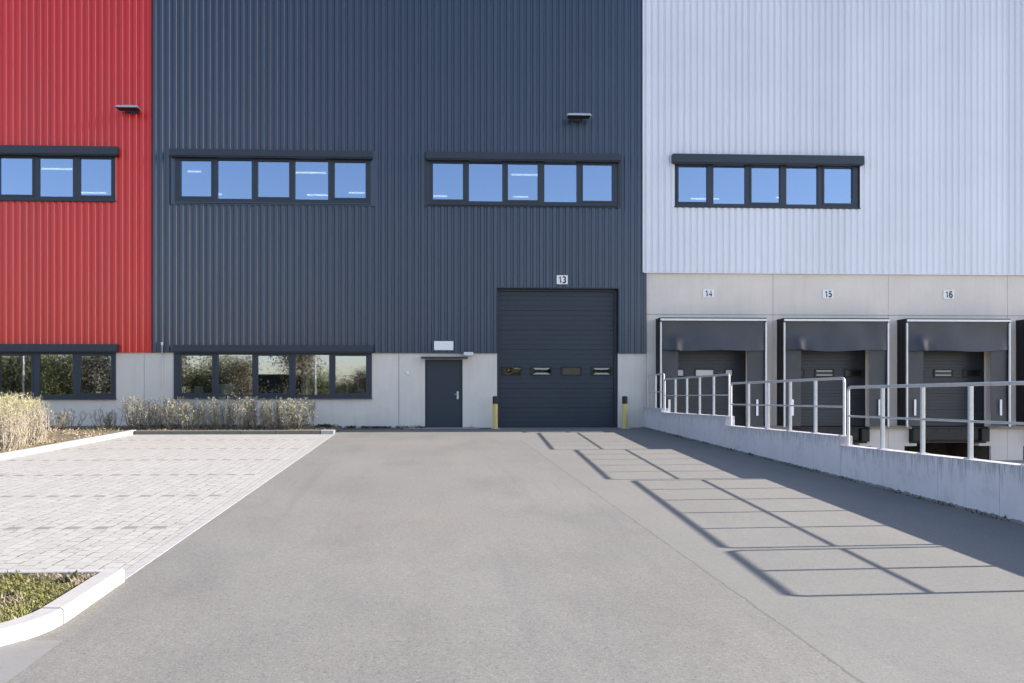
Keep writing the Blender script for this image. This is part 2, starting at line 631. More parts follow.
def kerb(path, width, height, name, closed=False, stone=1.0, gap=0.010, mat='kerb'):
    """stones along a polyline; path is the outer base edge, inside is to the left of travel"""
    pts = [Vector((p[0], p[1])) for p in path]
    # resample
    L = [0]
    for a, b in zip(pts, pts[1:]):
        L.append(L[-1] + (b - a).length)

    def at(s):
        s = min(max(s, 0), L[-1])
        for i in range(len(pts) - 1):
            if s <= L[i + 1] + 1e-9:
                t = (s - L[i]) / max(1e-9, L[i + 1] - L[i])
                return pts[i].lerp(pts[i + 1], t)
        return pts[-1]

    def nrm(s):
        d = at(s + 0.03) - at(s - 0.03)
        d.normalize()
        return Vector((-d.y, d.x))
    bm = B()
    s = 0.0
    rn = random.Random(7)
    while s < L[-1] - 0.02:
        e = min(s + stone, L[-1])
        m_ = max(2, int((e - s) / 0.12) + 1)
        prev = None
        dz = rn.uniform(-0.003, 0.003)
        c = 0.018
        for i in range(m_):
            q = s + gap / 2 + (e - s - gap) * i / (m_ - 1)
            p, n_ = at(q), nrm(q)
            prof = [(0, -0.15), (0, height - c), (c, height), (width - c * .4, height), (width, height - c * .4), (width, -0.15)]
            ring = []
            for w, h in prof:
                x, y_ = p.x + n_.x * w, p.y + n_.y * w
                ring.append(bm.verts.new((x, y_, gz(y_) + h + dz)))
            if prev:
                for k in range(len(prof)):
                    bm.faces.new((prev[k], ring[k], ring[(k + 1) % len(prof)], prev[(k + 1) % len(prof)]))
            else:
                bm.faces.new(ring)
            prev = ring
        bm.faces.new(prev[::-1])
        s = e
    return struct(name, bm, M[mat])


# planting island in the foreground
path = [(-9, 5.3), (-3.42, 5.3)]
for k in range(1, 13):
    a = -pi / 2 + pi / 2 * k / 12
    path.append((-3.42 + 0.84 * cos(a), 6.14 + 0.84 * sin(a)))
path += [(-2.58, 7.32)]
kerb(path, 0.165, 0.115, 'kerb', stone=0.98)
kerb([(-2.745, 7.32), (-9, 7.32)], 0.10, 0.112, 'kerb')
bm = B()
quad(bm, [(-9, 5.4, gz(5.4) + .07), (-3.3, 5.4, gz(5.4) + .07), (-2.85, 5.8, gz(5.8) + .07), (-2.72, 7.28, gz(7.28) + .07), (-9, 7.28, gz(7.28) + .07)])
struct('verge_soil', bm, M['soil'])

# far bed: kerb along the bays and kerb in front of the hedge
kerb([(KX(8.0), 8.0), (KX(24.6), 24.6)], 0.15, 0.12, 'kerb')
kerb([(-8.3, 24.32), (-3.02, 24.32)], 0.15, 0.12, 'kerb', mat='shaded_mossy_kerb')
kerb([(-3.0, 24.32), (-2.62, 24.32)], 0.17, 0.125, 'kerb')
bm = B()
ysb = [8.0 + i * 1.0 for i in range(19)]
for a, b in zip(ysb, ysb[1:] + []):
    quad(bm, [(-40, a, gz(a) + .08), (KX(a) - .14, a, gz(a) + .08), (KX(b) - .14, b, gz(b) + .08), (-40, b, gz(b) + .08)])
quad(bm, [(-40, 26, gz(26) + .08), (KX(26) - .14, 26, gz(26) + .08), (KX(27) - .14, 27.05, .08), (-40, 27.05, .08)])
bmesh.ops.remove_doubles(bm, verts=bm.verts[:], dist=0.001)
struct('planting_bed', bm, M['litter'])
bm = B()
quad(bm, [(-8.5, 24.45, gz(24.45) + .08), (-2.66, 24.45, gz(24.45) + .08), (-2.66, 27.05, .07), (-8.3, 27.05, .07)])
quad(bm, [(-2.66, 24.45, gz(24.45) - .05), (-2.66, 27.05, -.05), (-2.66, 27.05, .07), (-2.66, 24.45, gz(24.45) + .08)])
struct('hedge_bed', bm, M['soil'])

# ------------------------------------------------------------------ warehouse
TOPZ = 15.0
XL, XR = -28.0, 50.0
X_RB = PXX(151.2)                         # red / blue joint
X_BL = PXX(642.5)                         # blue / pale joint (sheet edge)
X_BD = PXX(646.8)                         # blue corner above the dock wall
Z_CL = P(300, 352.3)[1]                   # lower edge of red and blue sheets
Z_LT = P(800, 273.2)[1]                   # lower edge of pale sheets
Z_JT = P(830, 315)[1]
W = thing('warehouse', 'long logistics warehouse with red, slate blue and pale grey ribbed metal cladding on concrete', 'warehouse', (0, FY, 0))

GRP = {}


def rect(px0, px1, py0, py1, Y=FY):
    x0, zt = P(px0, (py0), Y)
    x1, _ = P(px1, py0, Y)
    xm = (px0 + px1) / 2
    zt = P(xm, py0, Y)[1]
    zb = P(xm, py1, Y)[1]
    return [x0, x1, zb, zt]


SM, LG = 'small', 'large'
WINS = [
    # frame rect px, header rect px, panes px ranges, pane y (small), pane y (large), type
    dict(fr=(175.5, 370.5, 156.5, 204), hd=(169, 372.5, 150, 156.9), panes=[(180.5, 211), (217.5, 251.5), (257.5, 289), (295, 328), (334.5, 365.5)],
         ys=(161, 197), yl=(159.5, 199), lab='upper window strip in the left half of the slate blue cladding', up=True),
    dict(fr=(428.5, 617.5, 159.5, 206), hd=(425.7, 621, 152.8, 160), panes=[(433, 463), (469, 502.5), (508, 538), (544.5, 577), (583, 612.5)],
         ys=(163.5, 200), yl=(162, 201.5), lab='upper window strip above the numbered roller door', up=True),
    dict(fr=(674.3, 859.3, 163, 208.5), hd=(673, 864.5, 155, 163.8), panes=[(678.7, 707.5), (713.7, 745.7), (751.7, 780.5), (786.7, 818), (824.5, 853)],
         ys=(166.5, 202.5), yl=(165.5, 204), lab='window strip in the pale grey cladding', up=True),
    dict(fr=(-86, 115.5, 153.5, 201), hd=(-88, 117.2, 145.5, 153.7), panes=[(-81, -49), (-43, -7), (-1, 32), (38.7, 72.5), (79.5, 111)],
         ys=(157.3, 194.5), yl=(156.5, 196), lab='upper window strip in the red cladding', up=True),
    dict(fr=(173.5, 371.8, 352, 399), hd=(172, 373.3, 345.5, 352.2), panes=[(180.5, 212), (218, 252), (257.5, 289), (295, 329), (335, 366)],
         ys=(355.7, 393), yl=(354.7, 395), lab='ground floor window strip behind the hedge under slate blue cladding', up=False),
    dict(fr=(-86, 115.5, 352, 399.5), hd=(-88, 117.2, 344.3, 351.8), panes=[(-81, -49), (-43, -7), (-1, 31), (39, 72.5), (80, 111)],
         ys=(355.7, 393), yl=(354.3, 394.5), lab='ground floor window strip under the red cladding', up=False),
]
for w in WINS:
    w['R'] = rect(*w['fr'])
# out of frame continuation, so that a step aside still shows a wall with windows
DOCKS = [9.26, 13.28, 17.32, 21.36, 25.40, 29.44]
R_DOOR = rect(497.3, 618.3, 288.5, 426)
R_DOOR[2] = -0.06
R_PD = rect(425, 462.7, 359.3, 426)
R_PD[2] = -0.06
ZF = 0.03
holes = [w['R'] for w in WINS] + [R_DOOR, R_PD]
dock_holes = []
for c in DOCKS:
    dock_holes.append([c - 1.30, c + 1.30, ZF, 2.95])
    dock_holes.append([c - 1.32, c + 1.32, -0.55, ZF])
    dock_holes.append([c - 1.47, c + 1.47, -1.2, -0.55])

# structural core: roof slab and inner shell
bm = B()
grid_wall(bm, XL, XR, -1.3, TOPZ - 0.05, FY + 0.14, FY + 0.22, holes + dock_holes)
box(bm, XL, XR, FY + 0.22, FY + 40, TOPZ - 0.35, TOPZ - 0.05)
box(bm, XL, XL + 0.2, FY + 0.22, FY + 40, -1.3, TOPZ - 0.36)
box(bm, XR - 0.2, XR, FY + 0.22, FY + 40, -1.3, TOPZ - 0.36)
box(bm, XL, XR, FY + 39.8, FY + 40, -1.3, TOPZ - 0.36)
child('wall', bm, M['core'], W)

# concrete panels
def conc_panel(x0, x1, z0, z1, hl=(), mat='conc', y=FY + 0.045):
    bm = B()
    g = 0.006
    hl2 = [h for h in hl if h[0] < x1 and h[1] > x0 and h[2] < z1 and h[3] > z0]
    grid_wall(bm, x0 + g, x1 - g, z0, z1 - g * 0, y, FY + 0.138, hl2)
    child('concrete_panel', bm, M[mat], W)


xj = [XL, -20.5, PXX(-150), PXX(143.7), PXX(398.7), PXX(497.3)]
for a, b in zip(xj, xj[1:]):
    conc_panel(a, b, -0.3, Z_CL + 0.02, holes)
conc_panel(R_DOOR[1], X_BD, -0.3, Z_CL + 0.02)
# dock band above and wall below, joints between the docks
dj = [X_BD + 0.0, PXX(773.5), PXX(889), PXX(889) + 4.05, PXX(889) + 8.1, PXX(889) + 12.15, XR]
for i, (a, b) in enumerate(zip(dj, dj[1:])):
    conc_panel(a, b, Z_JT + 0.006, Z_LT + 0.02, (), 'conc_dock')
for a, b in zip([dj[0]] + dj[1:-1], dj[1:]):
    conc_panel(a, b, -1.3, Z_JT - 0.006, dock_holes, 'conc_dock')

# cladding
def clad(x0, x1, z0, mat, y, hl, phase, label):
    bm = B()
    cladding(bm, x0, x1, z0, TOPZ, y, hl, phase)
    # folded lower edge, corner flashings and window flashings belong to the sheet work
    o = child('metal_cladding', bm, M[mat], W, label=label)
    return o


clad(XL, X_RB, Z_CL, 'red', FY, holes, PXX(6.6) - 0.125, 'bright red vertical ribbed cladding')
clad(X_RB + 0.002, X_BD - 0.05, Z_CL, 'blue', FY + 0.004, holes, PXX(156.6) - 0.125, 'slate blue vertical ribbed cladding')
clad(X_BL + 0.04, XR, Z_LT, 'light', FY - 0.04, [WINS[2]['R']], PXX(650) - 0.125, 'pale grey vertical ribbed cladding')


def flash(name, boxes, mat):
    bm = B()
    for b_ in boxes:
        box(bm, *b_)
    return child(name, bm, M[mat], W)


flash('corner_flashing', [(X_BD - 0.05, X_BD - 0.008, FY - 0.01, FY + 0.13, Z_CL, Z_LT + 0.01),
                          (X_BD - 0.05, X_BL, FY - 0.004, FY + 0.13, Z_LT + 0.01, TOPZ)][:1], 'blue')
flash('corner_flashing', [(X_BL, X_BL + 0.04, FY - 0.045, FY + 0.06, Z_LT - 0.01, TOPZ)], 'light')
flash('corner_flashing', [(X_RB - 0.03, X_RB, FY - 0.006, FY + 0.05, Z_CL - 0.006, TOPZ)], 'red')
flash('drip_flashing', [(XL, X_RB, FY - 0.008, FY + 0.044, Z_CL - 0.02, Z_CL + 0.004)], 'red')
flash('drip_flashing', [(X_RB + 0.001, PXX(497.3) - 0.0, FY - 0.008, FY + 0.044, Z_CL - 0.02, Z_CL + 0.004),
                        (R_DOOR[1] + 0.001, X_BD - 0.051, FY - 0.008, FY + 0.044, Z_CL - 0.02, Z_CL + 0.004)], 'blue')
flash('drip_flashing', [(X_BL + 0.041, XR, FY - 0.05, FY + 0.044, Z_LT - 0.025, Z_LT + 0.004)], 'light')
flash('parapet_flashing', [(XL - 0.02, XR + 0.02, FY - 0.06, FY + 0.3, TOPZ, TOPZ + 0.12)], 'trim')
# door frame flashing on the roller door
x0, x1, z0, z1 = R_DOOR
flash('door_frame', [(x0 - 0.035, x0, FY - 0.012, FY + 0.3, Z_CL, z1 + 0.04), (x1, x1 + 0.035, FY - 0.012, FY + 0.3, Z_CL, z1 + 0.04),
                     (x0, x1, FY - 0.012, FY + 0.3, z1 + 0.0, z1 + 0.04),
                     (x0 + 0.001, x0 + 0.09, FY + 0.18, FY + 0.34, 0, z1 - 0.001), (x1 - 0.09, x1 - 0.001, FY + 0.18, FY + 0.34, 0, z1 - 0.001),
                     (x0 + 0.09, x1 - 0.09, FY + 0.16, FY + 0.34, z1 - 0.07, z1 - 0.001)], 'trim')


def make_window(w):
    x0, x1, z0, z1 = w['R']
    panes = []
    for i, (a, b) in enumerate(w['panes']):
        yy = w['ys'] if i % 2 == 0 else w['yl']
        ra = rect(a, b, yy[0], yy[1])
        # keep the row level: the facade is seen slightly skewed, the frame is not
        panes.append(ra)
    # common heights for all panes of a kind
    for kind in (0, 1):
        sel = [p for i, p in enumerate(panes) if i % 2 == kind]
        zb = sum(p[2] for p in sel) / len(sel)
        zt = sum(p[3] for p in sel) / len(sel)
        for p in sel:
            p[2], p[3] = zb, zt
    bm = B()
    fy0, fy1 = FY + 0.02, FY + 0.12
    grid_wall(bm, x0, x1, z0, z1, fy0, fy1, panes)
    fr = child('window', bm, M['trim'], W, label=w['lab'])
    for i, p in enumerate(panes):
        if i % 2 == 0:
            bm = B()
            grid_wall(bm, p[0] - 0.055, p[1] + 0.055, p[2] - 0.055, p[3] + 0.045, fy0 - 0.016, fy0 - 0.001, [p])
            child('sash', bm, M['trim'], fr)
    for p in panes:
        bm = B()
        box(bm, p[0] + .001, p[1] - .001, FY + 0.075, FY + 0.095, p[2] + .001, p[3] - .001)
        child('pane', bm, M['glass_up' if w['up'] else 'glass_low'], fr)
    # sill and side trims
    bm = B()
    bbox(bm, x0 - 0.02, x1 + 0.02, FY - 0.055, FY + 0.019, z0 - 0.0, z0 + 0.035, 0.005)
    if w['lab'].find('slate') >= 0 and w['up'] or 'roller' in w['lab']:
        box(bm, x0 - 0.14, x0 - 0.021, FY - 0.012, FY + 0.03, z0 - 0.04, z1 + 0.2)
        box(bm, x1 + 0.021, x1 + 0.14, FY - 0.012, FY + 0.03, z0 - 0.04, z1 + 0.2)
        box(bm, x0 - 0.0209, x1 + 0.0209, FY - 0.009, FY + 0.03, z0 - 0.04, z0 - 0.002)
    child('sill', bm, M['trim'] if 'slate' not in w['lab'] else M['blue'], fr)
    hx0, hx1, hz0, hz1 = rect(*w['hd'], FY - 0.19)
    hz0, hz1 = hz0 + 0.02, hz1 + 0.015
    bm = B()
    bbox(bm, hx0, hx1, FY - 0.19, FY + 0.015, hz0, hz1, 0.008)
    box(bm, hx0 + 0.03, hx1 - 0.03, FY - 0.16, FY + 0.01, hz0 - 0.03, hz0 + 0.02)
    child('shutter_box', bm, M['trim'], fr)
    w['panesR'] = panes
    w['obj'] = fr
    # the room behind
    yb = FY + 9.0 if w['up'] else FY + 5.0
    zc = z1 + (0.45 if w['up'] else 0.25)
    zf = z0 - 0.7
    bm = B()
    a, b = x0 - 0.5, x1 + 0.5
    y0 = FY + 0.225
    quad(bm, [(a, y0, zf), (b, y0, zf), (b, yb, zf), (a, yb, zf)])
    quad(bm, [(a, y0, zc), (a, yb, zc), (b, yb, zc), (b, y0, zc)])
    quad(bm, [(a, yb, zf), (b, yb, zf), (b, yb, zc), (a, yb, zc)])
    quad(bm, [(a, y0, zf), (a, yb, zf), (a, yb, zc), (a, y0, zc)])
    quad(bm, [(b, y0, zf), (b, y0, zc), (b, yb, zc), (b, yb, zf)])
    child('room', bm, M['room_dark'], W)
    return zc, yb


room = {}
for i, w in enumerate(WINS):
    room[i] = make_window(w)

# lit tube lamps seen through the panes (px ranges, py)
TUBES = {0: [(180.5, 201, 172), (198, 222, 194.6), (295.5, 326, 173.2), (307, 328, 195.5), (349, 365, 193.3)],
         1: [(433.5, 447, 196.6), (511, 538, 175.3), (513, 528, 197.3)],
         2: [(691, 709, 199.3), (711, 719, 199.3), (841, 853, 179), (776, 780, 198)],
         3: [(41.5, 72, 169.5), (81, 106, 193.3)]}
for i, lst in TUBES.items():
    zc = room[i][0] - 0.12
    for a, b, py in lst:
        Y = (zc - EYE) * F / (PY - py)
        Y = (Y - PXX((a + b) / 2, Y) * sin(YAW)) / cos(YAW)
        Y = min(max(Y, FY + 0.5), room[i][1] - 0.3)
        xa, xb = PXX(a, Y), PXX(b, Y)
        bm = B()
        tube(bm, [(xa, Y, zc), (xb, Y, zc)], 0.02, 8)
        box(bm, xa, xb, Y - 0.03, Y + 0.03, zc + 0.021, zc + 0.05)
        child('tube_lamp', bm, M['tubelight'], W)

# ---- furniture behind the ground floor panes
def furn(px0, px1, py0, py1, Y, name, label, cat, mat='furn', frame=False):
    x0, x1, z0, z1 = rect(px0, px1, py0, py1, Y)
    bm = B()
    if frame:
        t = 0.05
        box(bm, x0, x1, Y, Y + 0.5, z1 - t, z1)
        box(bm, x0, x0 + t, Y, Y + 0.5, z0, z1 - t - .001)
        box(bm, x1 - t, x1, Y, Y + 0.5, z0, z1 - t - .001)
        box(bm, x0 + t + .3, x1 - t - 1.0, Y + .05, Y + 0.4, z0, z0 + (z1 - z0) * .45)
    else:
        bbox(bm, x0, x1, Y, Y + 0.08, z0, z1, 0.015)
    tag(mesh_obj(name, bm, M[mat]), label, cat)


furn(218.5, 234, 384, 396, FY + 0.25, 'monitor', 'pale screen back standing behind the second ground floor pane right of the red wall', 'monitor')
furn(306, 348, 376.5, 397, FY + 0.30, 'shelf_unit', 'white frame shelf inside, behind the fourth ground floor pane under the blue wall', 'shelf', frame=True)
furn(194, 203, 386, 396, FY + 0.35, 'paper_tray', 'small pale tray inside, behind the ground floor pane nearest the red wall', 'tray')

# ---- sectional roller door 13
def sectional(x0, x1, z0, z1, y, mat, name, pitch=0.155, deep=0.0035, sect=0.56, label=None):
    bm = B()
    nsec = max(1, round((z1 - z0) / sect))
    prof = [(z0, 0.0)]
    rows = int((z1 - z0) / pitch)
    h = (z1 - z0) / rows
    per = max(1, round(rows / nsec))
    for r in range(1, rows):
        z = z0 + r * h
        d = deep * (2.6 if r % per == 0 else 1)
        w_ = 0.010
        prof += [(z - w_, 0), (z - w_ * .4, d), (z + w_ * .4, d), (z + w_, 0)]
    prof.append((z1, 0))
    lo = [bm.verts.new((x0, y + d, z)) for z, d in prof]
    hi = [bm.verts.new((x1, y + d, z)) for z, d in prof]
    for i in range(len(prof) - 1):
        bm.faces.new((lo[i], hi[i], hi[i + 1], lo[i + 1]))
    box(bm, x0, x1, y + 0.03, y + 0.06, z0, z1)
    o = child(name, bm, M[mat], W, label=label)
    return o


x0, x1, z0, z1 = R_DOOR
rd = sectional(x0 + 0.08, x1 - 0.08, 0.012, z1 - 0.06, FY + 0.24, 'door', 'roller_door', label='large slate blue sectional door, number 13')
for i, (a, b) in enumerate([(501, 522), (531, 552), (561, 581.8), (591.2, 611.8)]):
    ra = rect(a, b, 366.6, 375.8, FY + 0.24)
    ra[2:] = rect(540, 570, 366.6, 375.8, FY + 0.24)[2:]
    bm = B()
    grid_wall(bm, ra[0], ra[1], ra[2], ra[3], FY + 0.215, FY + 0.238, [[ra[0] + .05, ra[1] - .05, ra[2] + .04, ra[3] - .04]])
    wn = child('door_window', bm, M['black'], rd)
    bm = B()
    box(bm, ra[0] + .05, ra[1] - .05, FY + 0.23, FY + 0.237, ra[2] + .04, ra[3] - .04)
    child('pane', bm, M['glass_dark'] if i != 2 else simple('brown_acrylic', (0.07, 0.06, 0.04), 0.2), wn)
    if i in (1, 3):
        bm = B()
        za, zb = ra[2] + .045, ra[3] - .045
        xa, xb = ra[0] + .06, ra[1] - .06
        yy = FY + 0.224
        for (p, q, s) in ((zb, zb - 0.055, 1), (za, za + 0.055, 1)):
            vs = [(xa, yy, p), (xb, yy, p), (xb - .09, yy + .0, q), (xa + .09, yy, q)]
            t_ = [bm.verts.new(v_) for v_ in vs] + [bm.verts.new((v_[0], v_[1] + .005, v_[2])) for v_ in vs]
            bm.faces.new(t_[:4]); bm.faces.new(t_[4:][::-1])
            for k in range(4):
                bm.faces.new((t_[k], t_[(k + 1) % 4], t_[4 + (k + 1) % 4], t_[4 + k]))
        child('inner_bezel', bm, M['bezel'], wn)
bm = B()
box(bm, x0 + .08, x1 - .08, FY + 0.22, FY + 0.29, -0.02, 0.03)
child('bottom_seal', bm, M['black'], rd)

# ---- entrance door
x0, x1, z0, z1 = R_PD
bm = B()
bbox(bm, x0 + 0.05, x1 - 0.05, FY + 0.085, FY + 0.13, 0.01, z1 - 0.05, 0.004)
pd = child('entrance_door', bm, M['door'], W, label='plain slate blue steel entrance door')
bm = B()
grid_wall(bm, x0 + .001, x1 - .001, -0.02, z1 - .001, FY + 0.06, FY + 0.14, [[x0 + 0.047, x1 - 0.047, -1, z1 - 0.047]])
child('door_frame', bm, M['trim'], pd)
bm = B()
hx = x1 - 0.16
bbox(bm, hx - 0.03, hx + 0.03, FY + 0.07, FY + 0.084, 0.93, 1.18, 0.004)
tube(bm, [(hx, FY + 0.07, 1.09), (hx, FY + 0.03, 1.09), (hx - 0.11, FY + 0.03, 1.09)], 0.010, 8)
tube(bm, [(hx, FY + 0.073, 0.98), (hx, FY + 0.055, 0.98)], 0.018, 10)
child('handle', bm, M['galv'], pd)
bm = B()
ra = rect(421, 467.5, 356.4, 358.6)
bbox(bm, ra[0], ra[1], FY - 0.28, FY + 0.04, ra[2], ra[2] + 0.05, 0.01)
child('door_canopy', bm, M['trim'], W)

# ---- dock doors, pits and levellers (fixed in the building)
for ci, c in enumerate(DOCKS):
    dd = sectional(c - 1.30, c + 1.30, ZF + 0.01, 2.95, FY + 0.222, 'ddoor', 'dock_door', pitch=0.105, deep=0.004, label=None)
    if ci < 4:
        for off in (-1.0, 0, 1.0):
            a, b = c - 0.05 + off - 0.33, c - 0.05 + off + 0.33
            a, b = max(a, c - 1.28), min(b, c + 1.28)
            if ci == 0 and off == 1.0:
                b = a + 0.28  # window cut short to stand in for a dark reflection over its right half
            bm = B()
            grid_wall(bm, a, b, 1.66, 1.93, FY + 0.20, FY + 0.221, [[a + .04, b - .04, 1.70, 1.89]])
            wn = child('door_window', bm, M['black'], dd)
            bm = B()
            box(bm, a + .04, b - .04, FY + 0.212, FY + 0.219, 1.70, 1.89)
            pl = ci == 0
            child('pane', bm, M['acrylic'] if pl else M['dim_pane'], wn)
            if not pl and off == 0:
                bm = B()
                for zz in ((1.705, 1.75), (1.84, 1.885)):
                    box(bm, a + .06, b - .06, FY + 0.204, FY + 0.210, *zz)
                child('inner_bezel', bm, M['bezel'], wn)
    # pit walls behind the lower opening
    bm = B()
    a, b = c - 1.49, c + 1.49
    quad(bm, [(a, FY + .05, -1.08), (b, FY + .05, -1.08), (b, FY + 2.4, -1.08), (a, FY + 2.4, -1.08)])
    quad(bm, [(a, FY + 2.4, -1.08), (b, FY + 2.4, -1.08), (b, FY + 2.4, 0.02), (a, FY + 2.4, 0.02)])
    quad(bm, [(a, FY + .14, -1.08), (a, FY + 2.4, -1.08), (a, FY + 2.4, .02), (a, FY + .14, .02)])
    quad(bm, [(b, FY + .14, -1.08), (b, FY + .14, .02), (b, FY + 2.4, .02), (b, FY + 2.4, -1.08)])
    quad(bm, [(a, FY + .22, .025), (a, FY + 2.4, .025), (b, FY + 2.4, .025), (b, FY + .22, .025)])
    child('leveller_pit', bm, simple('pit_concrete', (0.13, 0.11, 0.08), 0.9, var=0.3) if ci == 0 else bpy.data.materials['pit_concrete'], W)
    # concrete coping with bearing blocks
    bm = B()
    if ci == 0:
        cop = [(X_BD + .01, c - 1.325)]
    else:
        cop = [(DOCKS[ci - 1] + 1.325, c - 1.325)]
    for (a, b) in cop:
        bbox(bm, a, b, FY - 0.13, FY + 0.043, -0.05, 0.035, 0.008)
    child('dock_coping', bm, M['slab'], W)
    # lip of the leveller
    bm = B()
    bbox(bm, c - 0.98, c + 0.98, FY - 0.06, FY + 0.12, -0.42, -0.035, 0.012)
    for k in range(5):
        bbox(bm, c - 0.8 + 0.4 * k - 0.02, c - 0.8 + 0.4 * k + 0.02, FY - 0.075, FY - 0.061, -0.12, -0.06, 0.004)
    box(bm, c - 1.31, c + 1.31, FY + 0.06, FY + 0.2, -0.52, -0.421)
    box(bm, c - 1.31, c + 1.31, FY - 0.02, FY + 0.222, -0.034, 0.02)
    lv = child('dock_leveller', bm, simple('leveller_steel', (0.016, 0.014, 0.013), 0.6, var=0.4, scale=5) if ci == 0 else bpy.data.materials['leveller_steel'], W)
    for s in (-1, 1):
        bm = B()
        bx = c + s * 1.16
        bbox(bm, bx - 0.135, bx + 0.135, FY - 0.16, FY + 0.043, -0.47, -0.04, 0.02)
        child('bumper', bm, M['black'], lv)
    for s in (-1, 1):
        bm = B()
        a, b = sorted((c + s * 1.06, c + s * 1.469))
        box(bm, a, b, FY + 0.04, FY + 0.5, -0.62, -0.53)
        child('corbel', bm, M['conc_dock'], lv)

# ------------------------------------------------------------------ dock shelters
def make_shelter(c, label):
    t = thing('dock_shelter', label, 'dock shelter', (c, FY, ZF), 'black dock shelters around the loading doors')
    yf, yb = FY - 0.52, FY + 0.044
    hw, zt, zb = 1.72, 3.50, 0.06
    ow, oz = 1.13, 2.52
    # side bellows
    for s in (-1, 1):
        bm = B()
        a, b = sorted((c + s * (hw - 0.02), c + s * hw))
        n = 5
        for k in range(n):
            y0 = yf + 0.03 + (yb - yf - 0.03) * k / n
            y1 = yf + 0.03 + (yb - yf - 0.03) * (k + 1) / n
            box(bm, a - s * 0.0 + (0.012 if k % 2 else 0) * -s, b + (0.012 if k % 2 else 0) * -s, y0, y1, zb, zt)
        child('side_panel', bm, M['black'], t)
        # aluminium corner post
        bm = B()
        a, b = sorted((c + s * (hw - 0.055), c + s * (hw + 0.01)))
        bbox(bm, a + 0.02 * (s > 0), b - 0.02 * (s < 0), yf - 0.012, yf + 0.045, zb - 0.03, zt - 0.10, 0.004)
        child('corner_post', bm, M['alu'], t)
    # roof with slight fall and a gutter
    bm = B()
    bbox(bm, c - hw - .01, c + hw + .01, yf - 0.01, yb, zt, zt + 0.045, 0.006)
    child('roof', bm, M['black'], t)
    bm = B()
    bbox(bm, c - hw - 0.01, c + hw + 0.01, yf - 0.03, yf - 0.011, zt - 0.055, zt + 0.012, 0.004)
    child('gutter', bm, M['alu'], t)
    # curtains: fabric with soft sag; front at yf
    rn = random.Random(int(c * 100))
    def cloth(x0, x1, z0, z1, y, amp, name, notch=None):
        bm = B()
        nx, nz = 28, 14
        g = [[None] * (nz + 1) for _ in range(nx + 1)]
        for i in range(nx + 1):
            for k in range(nz + 1):
                u, v_ = i / nx, k / nz
                x = x0 + (x1 - x0) * u
                z = z0 + (z1 - z0) * v_
                d = noise.noise(Vector((x * 1.6, z * 1.1, c))) * amp + math.sin(v_ * pi) * amp * 0.6
                if notch:
                    d -= 0.10 * (1 - v_) ** 1.5 * math.sin(min(1, u * 1.0) * pi) ** .5
                    z -= 0.035 * (1 - v_) * math.sin(u * pi * 1.0) - 0.02 * (1 - v_) * math.sin(u * 9 + c)
                if notch and v_ < 0.55:
                    d -= notch * math.exp(-((u - 0.12) / 0.05) ** 2) * (0.55 - v_) * 2
                    d += notch * 0.8 * math.exp(-((u - 0.19) / 0.03) ** 2) * (0.4 - min(v_, .4)) * 2
                g[i][k] = (x, y + d, z)
        for thick in (0, 0.008):
            vv = [[bm.verts.new((p[0], p[1] + thick, p[2])) for p in row] for row in g]
            for i in range(nx):
                for k in range(nz):
                    bm.faces.new((vv[i][k], vv[i + 1][k], vv[i + 1][k + 1], vv[i][k + 1]))
        return child(name, bm, M['fabric'], t, smooth=True)
    cloth(c - hw + .058, c + hw - .058, oz, zt - .06, yf + 0.02, 0.035, 'top_curtain', 0.20)
    for s in (-1, 1):
        a, b = sorted((c + s * ow, c + s * (hw - 0.058)))
        fl = cloth(a, b, zb, oz + .25, yf + 0.075, 0.02, 'side_curtain')
        bm = B()
        xm = c + s * (ow + 0.30)
        bbox(bm, xm - 0.035, xm + 0.035, yf + 0.018, yf + 0.034, 0.40, 0.92, 0.006)
        child('guide_mark', bm, M['white'], fl)
    return t


words = ['black dock shelter under sign 14, nearest the slate blue wall', 'black dock shelter under sign 15, between its two neighbours',
         'black dock shelter under sign 16 with creased curtain corner', 'black dock shelter cut off by the right edge of the photo',
         None, None]
for c, wd in zip(DOCKS[:5], words[:4] + ['black dock shelter beyond the one under no sign, fifth along the wall']):
    make_shelter(c, wd)

# ------------------------------------------------------------------ number signs
def arc(cx, cy, rx, ry, a0, a1, n=12):
    return [(cx + rx * cos(radians(a0 + (a1 - a0) * k / n)), cy + ry * sin(radians(a0 + (a1 - a0) * k / n))) for k in range(n + 1)]


STROKES = {
    '1': [[(0.22, 0.76), (0.60, 0.98), (0.62, 0.0)]],
    '3': [arc(.46, .75, .40, .25, 155, -88, 14) + arc(.46, .26, .46, .26, 88, -155, 14)[1:]],
    '4': [[(0.72, 0.0), (0.72, 1.0), (0.0, 0.30), (1.0, 0.30)]],
    '5': [[(0.88, 0.98), (0.18, 0.98), (0.08, 0.52)] + arc(.46, .31, .46, .31, 125, -150, 14)],
    '6': [arc(.50, .72, .40, .28, 30, 160, 8) + [(.05, .45)] + arc(.48, .30, .43, .30, 180, 540, 20)],
}


